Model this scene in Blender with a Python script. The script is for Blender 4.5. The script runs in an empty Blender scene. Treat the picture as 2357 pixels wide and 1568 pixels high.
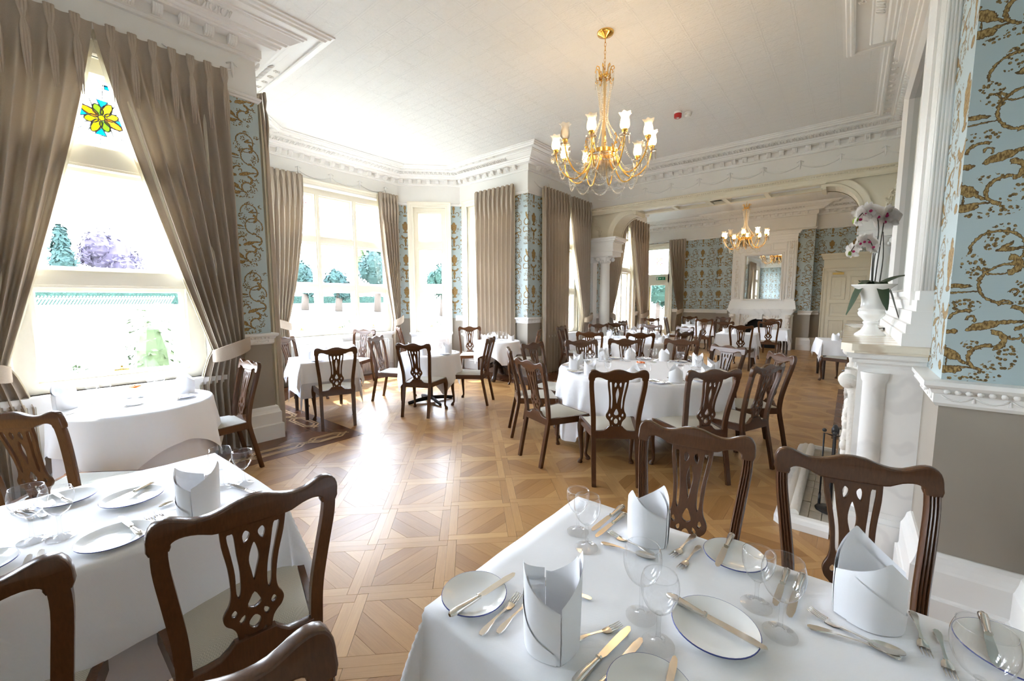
import bpy, bmesh, math, random
from math import sin, cos, pi, radians, sqrt, atan2, hypot
from mathutils import Vector, Matrix
random.seed(7)
S = bpy.context.scene
COL = S.collection

# ------------------------------------------------------------------ camera, world, sun, exposure
cam_d = bpy.data.cameras.new('camera')
cam = bpy.data.objects.new('camera', cam_d)
COL.objects.link(cam)
cam_d.sensor_width = 36.0
cam_d.lens = 950.0 / 2357.0 * 36.0
cam_d.clip_start = 0.03
cam_d.clip_end = 400
_yaw, _pit, _rol = radians(39.3), radians(5.75), radians(-0.1)
_fw = Vector((cos(_yaw) * cos(_pit), sin(_yaw) * cos(_pit), -sin(_pit)))
_r = Vector((sin(_yaw), -cos(_yaw), 0))
_u = _r.cross(_fw)
_r2 = _r * cos(_rol) + _u * sin(_rol)
_u2 = -_r * sin(_rol) + _u * cos(_rol)
_m = Matrix((_r2, _u2, -_fw)).transposed().to_4x4()
_m.translation = Vector((0, 0, 1.56))
cam.matrix_world = _m
S.camera = cam

W = bpy.data.worlds.new('sky')
S.world = W
W.use_nodes = True
_nt = W.node_tree
_nt.nodes.clear()
_o = _nt.nodes.new('ShaderNodeOutputWorld')
_b = _nt.nodes.new('ShaderNodeBackground')
_t = _nt.nodes.new('ShaderNodeTexCoord')
_s = _nt.nodes.new('ShaderNodeSeparateXYZ')
_c = _nt.nodes.new('ShaderNodeValToRGB')
_c.color_ramp.elements[0].position = 0.0
_c.color_ramp.elements[0].color = (0.90, 0.935, 1.0, 1)
_c.color_ramp.elements[1].position = 0.9
_c.color_ramp.elements[1].color = (0.56, 0.70, 1.0, 1)
_nt.links.new(_t.outputs['Generated'], _s.inputs[0])
_nt.links.new(_s.outputs['Z'], _c.inputs[0])
_nt.links.new(_c.outputs[0], _b.inputs['Color'])
_b.inputs['Strength'].default_value = 5.0
_nt.links.new(_b.outputs[0], _o.inputs[0])

_sd = bpy.data.lights.new('sun', 'SUN')
_sd.energy = 2.2
_sd.angle = radians(0.6)
_sd.color = (1.0, 0.97, 0.92)
sun = bpy.data.objects.new('sun', _sd)
COL.objects.link(sun)
_dir = Vector((-0.16, -0.62, -0.95)).normalized()
sun.rotation_euler = _dir.to_track_quat('-Z', 'Y').to_euler()
sun.location = (5, 15, 20)

def portal(name, loc, sx, sz, rotz):
    d = bpy.data.lights.new(name, 'AREA')
    d.shape = 'RECTANGLE'
    d.size, d.size_y = sx, sz
    d.cycles.is_portal = True
    o = bpy.data.objects.new(name, d)
    COL.objects.link(o)
    o.location = loc
    o.rotation_euler = (radians(90), 0, rotz)   # faces -Y at rotz=0 after flip below
    return o
# sky-light portals at the window openings
portal('window_portal', (0.62, 5.16, 2.18), 1.24, 2.75, pi)
portal('window_portal', (-1.55, 5.16, 2.18), 1.24, 2.75, pi)  # portal for the added window left of view
portal('window_portal', (7.90, 5.16, 2.18), 1.24, 2.75, pi)
portal('window_portal', (4.20, 8.00, 2.28), 2.40, 2.70, pi)
portal('window_portal', (6.26, 7.46, 2.2), 0.70, 2.70, pi - radians(45))
portal('window_portal', (2.13, 7.46, 2.2), 0.70, 2.70, pi + radians(45))
portal('window_portal', (6.76, 6.00, 2.2), 1.10, 2.70, pi / 2)
portal('window_portal', (1.63, 6.00, 2.2), 1.10, 2.70, -pi / 2)
portal('window_portal', (10.9, 5.16, 1.9), 1.40, 3.30, pi)
portal('window_portal', (15.62, 5.63, 1.7), 0.90, 3.30, pi / 2)

S.view_settings.view_transform = 'Standard'
S.view_settings.look = 'None'
S.view_settings.gamma = 1.0
S.view_settings.use_curve_mapping = False
S.view_settings.exposure = 3.3
cy = S.cycles
cy.use_denoising = True
cy.max_bounces = 9
cy.diffuse_bounces = 6
cy.glossy_bounces = 4
cy.transmission_bounces = 6
cy.transparent_max_bounces = 16
cy.caustics_reflective = False
cy.caustics_refractive = False
cy.sample_clamp_indirect = 6.0

# ------------------------------------------------------------------ node helpers and materials
class NT:
    def __init__(s, name):
        s.m = bpy.data.materials.new(name)
        s.m.use_nodes = True
        s.t = s.m.node_tree
        s.t.nodes.clear()
        s.out = s.t.nodes.new('ShaderNodeOutputMaterial')
    def n(s, typ, **kw):
        nd = s.t.nodes.new('ShaderNode' + typ)
        for k, v in kw.items():
            setattr(nd, k, v)
        return nd
    def l(s, a, b):
        s.t.links.new(a, b)
    def put(s, sock, v):
        if hasattr(v, 'links') or hasattr(v, 'is_linked'):
            s.l(v, sock)
        else:
            sock.default_value = v
    def math(s, op, a, b=None, c=None, clamp=False):
        nd = s.n('Math', operation=op, use_clamp=clamp)
        s.put(nd.inputs[0], a)
        if b is not None: s.put(nd.inputs[1], b)
        if c is not None: s.put(nd.inputs[2], c)
        return nd.outputs[0]
    def vmath(s, op, a, b=None):
        nd = s.n('VectorMath', operation=op)
        s.put(nd.inputs[0], a)
        if b is not None: s.put(nd.inputs[1], b)
        return nd.outputs['Value'] if op in ('LENGTH', 'DOT_PRODUCT', 'DISTANCE') else nd.outputs['Vector']
    def mix(s, f, a, b):
        nd = s.n('Mix', data_type='RGBA')
        s.put(nd.inputs[0], f)
        s.put(nd.inputs[6], a)
        s.put(nd.inputs[7], b)
        return nd.outputs[2]
    def noise(s, vec=None, scale=5.0, detail=3.0, rough=0.5):
        nd = s.n('TexNoise')
        if vec is not None: s.l(vec, nd.inputs['Vector'])
        nd.inputs['Scale'].default_value = scale
        nd.inputs['Detail'].default_value = detail
        nd.inputs['Roughness'].default_value = rough
        return nd.outputs['Fac']
    def ramp(s, f, stops):
        nd = s.n('ValToRGB')
        e = nd.color_ramp.elements
        while len(e) < len(stops): e.new(0.5)
        for i, (p, c) in enumerate(stops):
            e[i].position = p
            e[i].color = (*c, 1) if len(c) == 3 else c
        s.l(f, nd.inputs[0])
        return nd.outputs[0]
    def bump(s, h, strength=0.3, dist=0.01):
        nd = s.n('Bump')
        nd.inputs['Strength'].default_value = strength
        nd.inputs['Distance'].default_value = dist
        s.l(h, nd.inputs['Height'])
        return nd.outputs[0]
    def bsdf(s, col, rough=0.5, metal=0.0, spec=0.5, normal=None, **kw):
        p = s.n('BsdfPrincipled')
        s.put(p.inputs['Base Color'], col if hasattr(col, 'links') else (*col, 1))
        s.put(p.inputs['Roughness'], rough)
        p.inputs['Metallic'].default_value = metal
        p.inputs['Specular IOR Level'].default_value = spec
        if normal is not None: s.l(normal, p.inputs['Normal'])
        for k, v in kw.items():
            s.put(p.inputs[k], v)
        s.l(p.outputs[0], s.out.inputs[0])
        return p
    def co(s, which='Object'):
        return s.n('TexCoord').outputs[which]

def scaled(N, vec, sc, loc=(0, 0, 0), rot=(0, 0, 0)):
    m = N.n('Mapping')
    N.l(vec, m.inputs['Vector'])
    m.inputs['Scale'].default_value = sc
    m.inputs['Location'].default_value = loc
    m.inputs['Rotation'].default_value = rot
    return m.outputs[0]

def plain(name, col, rough=0.5, metal=0.0, spec=0.5, var=0.06, nscale=6.0, bump=0.0, bscale=60.0, **kw):
    N = NT(name)
    co = N.co('Object')
    nz = N.noise(co, nscale, 4)
    a = tuple(max(0, c * (1 - var)) for c in col)
    b = tuple(min(1, c * (1 + var)) for c in col)
    c = N.mix(nz, (*a, 1), (*b, 1))
    nrm = N.bump(N.noise(co, bscale, 3), bump, 0.004) if bump else None
    N.bsdf(c, rough, metal, spec, nrm, **kw)
    return N.m

M = {}
M['plaster'] = plain('white_plaster', (0.80, 0.785, 0.75), 0.65, bump=0.05, var=0.02)
M['white'] = plain('white_gloss_paint', (0.82, 0.81, 0.785), 0.4, bump=0.03, var=0.025)
M['cream'] = plain('cream_window_paint', (0.83, 0.78, 0.66), 0.4, bump=0.02, var=0.025)
M['ivory'] = plain('ivory_arch_paint', (0.76, 0.70, 0.55), 0.5, bump=0.04, var=0.03)
M['taupe'] = plain('taupe_wall_paint', (0.32, 0.285, 0.24), 0.7, bump=0.06, bscale=220, var=0.03)
M['brass'] = plain('polished_brass', (0.86, 0.50, 0.12), 0.18, 1.0, var=0.1)
M['oldbrass'] = plain('dull_brass', (0.60, 0.42, 0.14), 0.35, 1.0, var=0.1)
M['silver'] = plain('silver_plate', (0.80, 0.76, 0.70), 0.18, 1.0, var=0.08, nscale=30)
M['steel'] = plain('steel', (0.62, 0.62, 0.64), 0.16, 1.0, var=0.05)
M['iron'] = plain('black_iron', (0.02, 0.02, 0.022), 0.4, 0.3)
M['china'] = plain('white_china', (0.87, 0.87, 0.86), 0.10, var=0.01)
M['bluerim'] = plain('blue_rim_glaze', (0.06, 0.08, 0.28), 0.15)
M['opal'] = plain('white_opal_glass', (0.88, 0.88, 0.86), 0.08, var=0.01)
M['darkwood'] = plain('dark_stained_wood', (0.035, 0.018, 0.010), 0.3)
M['red'] = plain('red_plastic', (0.45, 0.015, 0.012), 0.35)
M['plastic'] = plain('white_plastic', (0.8, 0.8, 0.78), 0.4)
M['green'] = plain('exit_green', (0.0, 0.25, 0.10), 0.5)
M['petalorange'] = plain('orange_petal', (0.85, 0.20, 0.02), 0.6)
M['leaf'] = plain('dark_orchid_leaf', (0.018, 0.05, 0.018), 0.35, var=0.3)
M['budgreen'] = plain('green_bud', (0.25, 0.35, 0.05), 0.5)
M['stem'] = plain('dark_stem', (0.03, 0.025, 0.012), 0.5)
M['magenta'] = plain('magenta_lip', (0.45, 0.01, 0.12), 0.5)
M['soot'] = plain('soot', (0.008, 0.008, 0.008), 0.9)
M['stone'] = plain('pale_gravel', (0.55, 0.52, 0.45), 0.9)
M['lead'] = plain('lead_came', (0.03, 0.03, 0.03), 0.6)

# marble with faint veins
N = NT('white_marble'); co = N.co('Object')
w = N.n('TexWave'); N.l(co, w.inputs['Vector']); w.inputs['Scale'].default_value = 1.3; w.inputs['Distortion'].default_value = 14; w.inputs['Detail'].default_value = 4
v = N.ramp(w.outputs['Fac'], [(0.0, (0.72, 0.71, 0.69)), (0.06, (0.79, 0.78, 0.755)), (1.0, (0.82, 0.81, 0.785))])
N.bsdf(v, 0.28); M['marble'] = N.m
N = NT('cream_marble'); co = N.co('Object')
w = N.n('TexWave'); N.l(co, w.inputs['Vector']); w.inputs['Scale'].default_value = 2.0; w.inputs['Distortion'].default_value = 10; w.inputs['Detail'].default_value = 4
v = N.ramp(w.outputs['Fac'], [(0.0, (0.60, 0.50, 0.38)), (0.15, (0.78, 0.71, 0.58)), (1.0, (0.82, 0.76, 0.64))])
N.bsdf(v, 0.18); M['marblecream'] = N.m
N = NT('carved_stone'); co = N.co('Object')
N.bsdf((0.76, 0.72, 0.66), 0.6, normal=N.bump(N.noise(co, 45, 4), 0.5, 0.01)); M['carved'] = N.m

# mahogany for the chairs
N = NT('mahogany'); co = N.co('Object')
g = N.noise(scaled(N, co, (170, 170, 14)), 1.0, 4, 0.55)
g2 = N.noise(co, 7, 2)
c = N.ramp(g, [(0.3, (0.058, 0.0225, 0.009)), (0.7, (0.086, 0.034, 0.013))])
c = N.mix(N.math('MULTIPLY', g2, 0.35), c, (0.115, 0.046, 0.017, 1))
N.bsdf(c, 0.27, spec=0.5); M['mahogany'] = N.m
N = NT('reeded_oak'); co = N.co('Object')
g = N.noise(scaled(N, co, (90, 90, 7)), 1.0, 5, 0.65)
c = N.ramp(g, [(0.3, (0.035, 0.016, 0.006)), (0.75, (0.17, 0.085, 0.036))])
N.bsdf(c, 0.34, normal=N.bump(g, 0.25, 0.002)); M['reedoak'] = N.m

# white damask cloth with ironed creases
N = NT('white_linen'); co = N.co('Object')
wv = N.n('TexWave', bands_direction='DIAGONAL'); N.l(co, wv.inputs['Vector']); wv.inputs['Scale'].default_value = 160
cl = N.noise(co, 4.0, 3, 0.5)
h = N.math('ADD', N.math('MULTIPLY', cl, 1.0), N.math('MULTIPLY', wv.outputs['Fac'], 0.01))
N.bsdf((0.88, 0.88, 0.905), 0.85, spec=0.2, normal=N.bump(h, 0.35, 0.03)); M['linen'] = N.m
N = NT('napkin_linen'); co = N.co('Object')
N.bsdf((0.89, 0.89, 0.91), 0.85, spec=0.2, normal=N.bump(N.noise(co, 300, 2), 0.1, 0.001)); M['napkin'] = N.m
N = NT('grey_white_under_cloth'); co = N.co('Object')
N.bsdf((0.72, 0.72, 0.76), 0.9, spec=0.1, normal=N.bump(N.noise(co, 5, 3), 0.3, 0.03)); M['under'] = N.m

# woven seat fabric
N = NT('woven_seat_fabric'); co = N.co('Object')
ck = N.n('TexChecker'); N.l(co, ck.inputs['Vector']); ck.inputs['Scale'].default_value = 260
nz = N.noise(co, 420, 2)
c = N.mix(ck.outputs['Fac'], (0.56, 0.53, 0.46, 1), (0.38, 0.36, 0.30, 1))
N.bsdf(N.mix(N.math('MULTIPLY', nz, 0.5), c, (0.64, 0.62, 0.56, 1)), 0.9, spec=0.15, normal=N.bump(nz, 0.35, 0.003)); M['seat'] = N.m

# curtain cloth, slightly translucent
def curtain_mat(name, col, tr):
    N = NT(name); co = N.co('Object')
    nz = N.noise(scaled(N, co, (500, 500, 120)), 1.0, 2)
    c = N.mix(nz, (*[x * 0.86 for x in col], 1), (*[min(1, x * 1.12) for x in col], 1))
    d = N.n('BsdfDiffuse'); N.l(c, d.inputs[0]); N.l(N.bump(nz, 0.2, 0.002), d.inputs['Normal'])
    t = N.n('BsdfTranslucent'); N.l(c, t.inputs[0])
    mx = N.n('MixShader'); mx.inputs[0].default_value = tr
    N.l(d.outputs[0], mx.inputs[1]); N.l(t.outputs[0], mx.inputs[2]); N.l(mx.outputs[0], N.out.inputs[0])
    return N.m
M['curtain'] = curtain_mat('taupe_curtain', (0.48, 0.405, 0.325), 0.10)
M['petal'] = curtain_mat('white_orchid_petal', (0.88, 0.86, 0.84), 0.45)
M['lining'] = curtain_mat('cream_lining', (0.78, 0.72, 0.58), 0.30)

# clear glass: see-through with a fresnel gloss
def glass(name, tint=(1, 1, 1), gloss=1.0, ior=1.45):
    N = NT(name)
    t = N.n('BsdfTransparent'); t.inputs[0].default_value = (*tint, 1)
    g = N.n('BsdfGlossy'); g.inputs['Roughness'].default_value = 0.02
    lw = N.n('LayerWeight'); lw.inputs['Blend'].default_value = 0.5
    f0 = ((ior - 1) / (ior + 1)) ** 2
    fr = N.math('MULTIPLY_ADD', N.math('POWER', lw.outputs['Facing'], 4.0), 1 - f0, f0)
    mx = N.n('MixShader')
    N.l(N.math('MULTIPLY', fr, gloss, clamp=True), mx.inputs[0])
    N.l(t.outputs[0], mx.inputs[1]); N.l(g.outputs[0], mx.inputs[2]); N.l(mx.outputs[0], N.out.inputs[0])
    return N.m
M['pane'] = glass('window_glass', (0.97, 0.985, 0.98), 0.8)
M['wine'] = glass('wine_glass', (0.988, 0.99, 0.992), 1.3, 1.5)
M['crystal'] = glass('crystal', (0.92, 0.90, 0.86), 2.2, 1.6)
M['bead'] = plain('crystal_bead', (0.80, 0.76, 0.68), 0.08, spec=0.9)
for nm, c in (('yellow', (0.42, 0.32, 0.02)), ('blue', (0.01, 0.17, 0.25)), ('amber', (0.36, 0.17, 0.02)), ('olive', (0.14, 0.22, 0.03)), ('ruby', (0.65, 0.03, 0.05)), ('clear', (0.93, 0.96, 0.94))):
    M['sg_' + nm] = glass('stained_' + nm, c, 0.6)

# mirror
N = NT('mirror_silver'); g = N.n('BsdfGlossy'); g.inputs['Roughness'].default_value = 0.01; g.inputs['Color'].default_value = (0.82, 0.84, 0.82, 1)
N.l(g.outputs[0], N.out.inputs[0]); M['mirror'] = N.m

# lamp glass: glowing bulb and frosted shade
def emit(name, col, st):
    N = NT(name); e = N.n('Emission'); e.inputs[0].default_value = (*col, 1); e.inputs[1].default_value = st
    N.l(e.outputs[0], N.out.inputs[0]); return N.m
M['bulb'] = emit('lit_bulb', (1.0, 0.72, 0.38), 5.0)
N = NT('frosted_shade')
t = N.n('BsdfTranslucent'); t.inputs[0].default_value = (1, 0.94, 0.82, 1)
tr = N.n('BsdfTransparent'); tr.inputs[0].default_value = (1, 0.97, 0.92, 1)
g = N.n('BsdfGlossy'); g.inputs['Roughness'].default_value = 0.1
m1 = N.n('MixShader'); m1.inputs[0].default_value = 0.55; N.l(t.outputs[0], m1.inputs[1]); N.l(tr.outputs[0], m1.inputs[2])
fr = N.n('Fresnel'); m2 = N.n('MixShader'); N.l(fr.outputs[0], m2.inputs[0]); N.l(m1.outputs[0], m2.inputs[1]); N.l(g.outputs[0], m2.inputs[2])
N.l(m2.outputs[0], N.out.inputs[0]); M['shade'] = N.m

# embossed ceiling paper
N = NT('embossed_ceiling'); co = N.co('Object')
br = N.n('TexBrick'); N.l(co, br.inputs['Vector']); br.inputs['Scale'].default_value = 1.0; br.inputs['Mortar Size'].default_value = 0.012
br.inputs['Brick Width'].default_value = 0.30; br.inputs['Row Height'].default_value = 0.30; br.offset = 0.0
br2 = N.n('TexBrick'); N.l(scaled(N, co, (1, 1, 1), (0.02, 0.02, 0)), br2.inputs['Vector']); br2.inputs['Scale'].default_value = 1.0; br2.inputs['Mortar Size'].default_value = 0.006
br2.inputs['Brick Width'].default_value = 0.15; br2.inputs['Row Height'].default_value = 0.30; br2.offset = 0.0
nz = N.noise(co, 38, 4, 0.6)
h = N.math('ADD', N.math('ADD', br.outputs['Fac'], N.math('MULTIPLY', br2.outputs['Fac'], 0.6)), N.math('MULTIPLY', nz, 0.9))
N.bsdf((0.80, 0.79, 0.765), 0.6, normal=N.bump(h, 0.75, 0.010)); M['ceiling'] = N.m

# parquet oak: tone per piece, grain along U
def oak(name, dark, light, rough):
    N = NT(name)
    uv = N.n('UVMap').outputs[0]
    rnd = N.n('ObjectInfo').outputs['Random']
    off = N.n('CombineXYZ'); N.l(N.math('MULTIPLY', rnd, 37.0), off.inputs[0]); N.l(N.math('MULTIPLY', rnd, 19.0), off.inputs[1])
    p = N.vmath('ADD', uv, off.outputs[0])
    at = N.n('Attribute'); at.attribute_name = 'tone'
    g = N.noise(scaled(N, p, (7, 110, 1)), 1.0, 5, 0.62)
    g2 = N.noise(scaled(N, p, (1.5, 14, 1)), 1.0, 3)
    tone = N.math('FRACT', N.math('ADD', N.math('MULTIPLY', rnd, 1.0), at.outputs['Fac']))
    f = N.math('ADD', N.math('MULTIPLY', g, 0.42), N.math('ADD', N.math('MULTIPLY', g2, 0.25), N.math('MULTIPLY', tone, 0.38)), clamp=True)
    c = N.ramp(f, [(0.22, dark), (0.85, light)])
    co = N.co('Object'); gp = N.n('NewGeometry').outputs['Position']
    wear = N.noise(gp, 1.7, 4)
    r = N.math('MULTIPLY_ADD', wear, 0.22, rough)
    N.bsdf(c, r, spec=0.5, normal=N.bump(N.math('ADD', g, N.math('MULTIPLY', wear, 1.0)), 0.06, 0.003))
    return N.m
M['oak_strip'] = oak('oak_frame_strip', (0.34, 0.175, 0.058), (0.55, 0.325, 0.130), 0.22)
M['oak_field'] = oak('oak_field_board', (0.265, 0.122, 0.036), (0.47, 0.258, 0.092), 0.22)
M['border'] = oak('mahogany_border_board', (0.055, 0.016, 0.006), (0.17, 0.062, 0.022), 0.16)
M['inlay'] = oak('pale_inlay_strip', (0.40, 0.25, 0.11), (0.62, 0.44, 0.24), 0.2)
M['subfloor'] = plain('dark_floor_joint', (0.035, 0.02, 0.01), 0.7)
# ------------------------------------------------------------------ wallpaper print: scrolls, birds and sprays in a repeat
def wallpaper(name, urn, base=(0.44, 0.525, 0.54)):
    N = NT(name)
    TW, TH = 0.53, 0.71
    uv = N.n('UVMap').outputs[0]
    wr = N.n('VectorMath', operation='WRAP')
    N.l(uv, wr.inputs[0]); wr.inputs[1].default_value = (TW, TH, 1); wr.inputs[2].default_value = (0, 0, -1)
    nz = N.n('TexNoise'); N.l(uv, nz.inputs['Vector']); nz.inputs['Scale'].default_value = 70; nz.inputs['Detail'].default_value = 2
    wob = N.vmath('MULTIPLY', N.vmath('SUBTRACT', nz.outputs['Color'], (0.5, 0.5, 0.5)), (0.016, 0.016, 0))
    p = N.vmath('ADD', wr.outputs[0], wob)
    gold, leaf = [], []
    def arc(cx, cy_, r, a0, a1, t):
        mid, half = radians((a0 + a1) / 2), radians(abs(a1 - a0) / 2)
        t *= 1.35
        q = N.vmath('SUBTRACT', p, (cx, cy_, 0))
        L = N.vmath('LENGTH', q)
        d = N.math('SUBTRACT', N.math('ABSOLUTE', N.math('SUBTRACT', L, r)), t)
        if half < pi * 0.98:
            dt = N.vmath('DOT_PRODUCT', q, (cos(mid), sin(mid), 0))
            d = N.math('MAXIMUM', d, N.math('MULTIPLY_ADD', L, cos(half), N.math('MULTIPLY', dt, -1.0)))
        gold.append(d)
    def ell(cx, cy_, a, b, rot, lst=gold):
        m = N.n('Mapping', vector_type='TEXTURE'); N.l(p, m.inputs[0])
        m.inputs['Location'].default_value = (cx, cy_, 0)
        m.inputs['Rotation'].default_value = (0, 0, radians(rot))
        k_ = 1.25 if lst is leaf else (1.3 if urn and cx > .3 else 1.1)
        a *= k_; b *= k_
        m.inputs['Scale'].default_value = (a, b, 1)
        lst.append(N.math('MULTIPLY', N.math('SUBTRACT', N.vmath('LENGTH', m.outputs[0]), 1.0), min(a, b)))
    # scrolls
    arc(0.145, 0.575, 0.078, -60, 190, 0.0042); arc(0.150, 0.530, 0.060, 200, 300, 0.003)
    arc(0.178, 0.510, 0.034, -85, 85, 0.009)
    arc(0.185, 0.430, 0.082, -25, 285, 0.0045); arc(0.205, 0.395, 0.012, -90, 180, 0.003)
    arc(0.205, 0.285, 0.048, -75, 95, 0.006); arc(0.185, 0.345, 0.016, 0, 200, 0.0035)
    arc(0.070, 0.270, 0.045, 60, 170, 0.005); arc(0.090, 0.278, 0.013, -60, 200, 0.0035)
    arc(0.160, 0.190, 0.034, -80, 100, 0.008)
    arc(0.150, 0.110, 0.055, 75, 262, 0.0055); arc(0.220, 0.215, 0.018, 200, 380, 0.0035); arc(0.255, 0.195, 0.012, 100, 320, 0.003)
    # small bird, gliding bird, bird on a bracket
    ell(0.175, 0.575, 0.032, 0.009, 6); ell(0.170, 0.590, 0.024, 0.007, 38); ell(0.222, 0.578, 0.024, 0.004, -4)
    ell(0.130, 0.250, 0.045, 0.017, 16); ell(0.190, 0.268, 0.050, 0.008, 8); ell(0.090, 0.234, 0.014, 0.010, 20)
    ell(0.040, 0.120, 0.036, 0.019, -35); ell(0.075, 0.092, 0.026, 0.007, -33); ell(0.014, 0.155, 0.010, 0.010, 0); ell(0.030, 0.085, 0.003, 0.022, 0)
    ell(0.045, 0.062, 0.072, 0.006, 3); ell(0.040, 0.050, 0.036, 0.016, 2)
    ell(0.030, 0.425, 0.052, 0.010, -4); ell(0.040, 0.395, 0.060, 0.004, 3)
    ell(0.030, 0.222, 0.024, 0.011, 5)
    # second column: parrot on a ring or an urn with swags
    if urn:
        ell(0.395, 0.530, 0.046, 0.060, 0); ell(0.395, 0.455, 0.020, 0.030, 0); ell(0.395, 0.415, 0.040, 0.012, 0)
        ell(0.360, 0.560, 0.020, 0.030, 30); ell(0.430, 0.560, 0.020, 0.030, -30); ell(0.395, 0.610, 0.026, 0.026, 0)
        arc(0.395, 0.375, 0.085, 200, 340, 0.014); ell(0.395, 0.230, 0.022, 0.034, 0); ell(0.395, 0.160, 0.014, 0.040, 0)
        arc(0.310, 0.110, 0.040, 0, 250, 0.005); arc(0.470, 0.110, 0.040, -70, 180, 0.005)
        ell(0.395, 0.060, 0.030, 0.018, 0); ell(0.475, 0.480, 0.022, 0.040, -20, leaf); ell(0.315, 0.300, 0.030, 0.045, 10, leaf)
    else:
        ell(0.400, 0.560, 0.022, 0.062, 24); ell(0.432, 0.470, 0.009, 0.060, 16); ell(0.378, 0.625, 0.014, 0.017, 0)
        arc(0.395, 0.455, 0.062, 100, 300, 0.0075); arc(0.465, 0.560, 0.045, 90, 250, 0.005); arc(0.430, 0.408, 0.016, -40, 200, 0.004)
        ell(0.410, 0.355, 0.085, 0.003, -3)
        arc(0.350, 0.300, 0.040, 120, 300, 0.006); arc(0.330, 0.335, 0.018, -20, 200, 0.004); arc(0.420, 0.330, 0.070, 220, 320, 0.004)
        ell(0.415, 0.095, 0.004, 0.060, 0); ell(0.440, 0.152, 0.030, 0.018, 25); ell(0.400, 0.030, 0.075, 0.005, -3)
        ell(0.405, 0.145, 0.075, 0.030, 0, leaf); ell(0.405, 0.215, 0.035, 0.018, 0, leaf); ell(0.360, 0.040, 0.035, 0.022, 0, leaf); ell(0.490, 0.250, 0.02, 0.035, 0, leaf)
        ell(0.400, 0.265, 0.030, 0.016, 0, leaf)
    # leaf and flower sprays
    for a in ((0.150, 0.655, 0.034, 0.022, 20), (0.085, 0.505, 0.030, 0.050, 25), (0.135, 0.615, 0.02, 0.035, -30), (0.070, 0.340, 0.040, 0.022, 0), (0.205, 0.120, 0.026, 0.045, 0),
              (0.190, 0.085, 0.045, 0.018, 10), (0.150, 0.030, 0.040, 0.018, 0), (0.225, 0.400, 0.020, 0.045, 0), (0.105, 0.165, 0.032, 0.016, 0), (0.260, 0.640, 0.022, 0.016, 0), (0.075, 0.012, 0.030, 0.012, 0)):
        ell(*a, leaf)
    def mn(lst):
        lst = list(lst)
        while len(lst) > 1:
            lst = [N.math('MINIMUM', lst[i], lst[i + 1]) if i + 1 < len(lst) else lst[i] for i in range(0, len(lst), 2)]
        return lst[0]
    dg = mn(gold); dl = mn(leaf)
    vo = N.n('TexVoronoi'); N.l(uv, vo.inputs['Vector']); vo.inputs['Scale'].default_value = 74
    bits = N.math('MULTIPLY', N.math('LESS_THAN', vo.outputs['Distance'], 0.47), N.math('LESS_THAN', dl, 0.0))
    fill = N.math('LESS_THAN', dg, 0.0)
    edge = N.math('MULTIPLY', fill, N.math('GREATER_THAN', dg, -0.0022))
    hat = N.noise(scaled(N, uv, (140, 60, 1)), 1.0, 3)
    gc = N.ramp(hat, [(0.38, (0.15, 0.085, 0.028)), (0.62, (0.42, 0.28, 0.105))])
    lc = N.ramp(hat, [(0.4, (0.10, 0.062, 0.024)), (0.65, (0.33, 0.22, 0.085))])
    bg = N.mix(N.noise(scaled(N, uv, (2, 400, 1)), 1.0, 2), (*[c * 0.95 for c in base], 1), (*base, 1))
    c = N.mix(bits, bg, lc)
    c = N.mix(fill, c, gc)
    c = N.mix(edge, c, (0.10, 0.058, 0.022, 1))
    N.bsdf(c, 0.6, spec=0.3)
    return N.m
M['paper'] = wallpaper('blue_bird_wallpaper', False)
M['paperurn'] = wallpaper('blue_urn_wallpaper', True)

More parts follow.
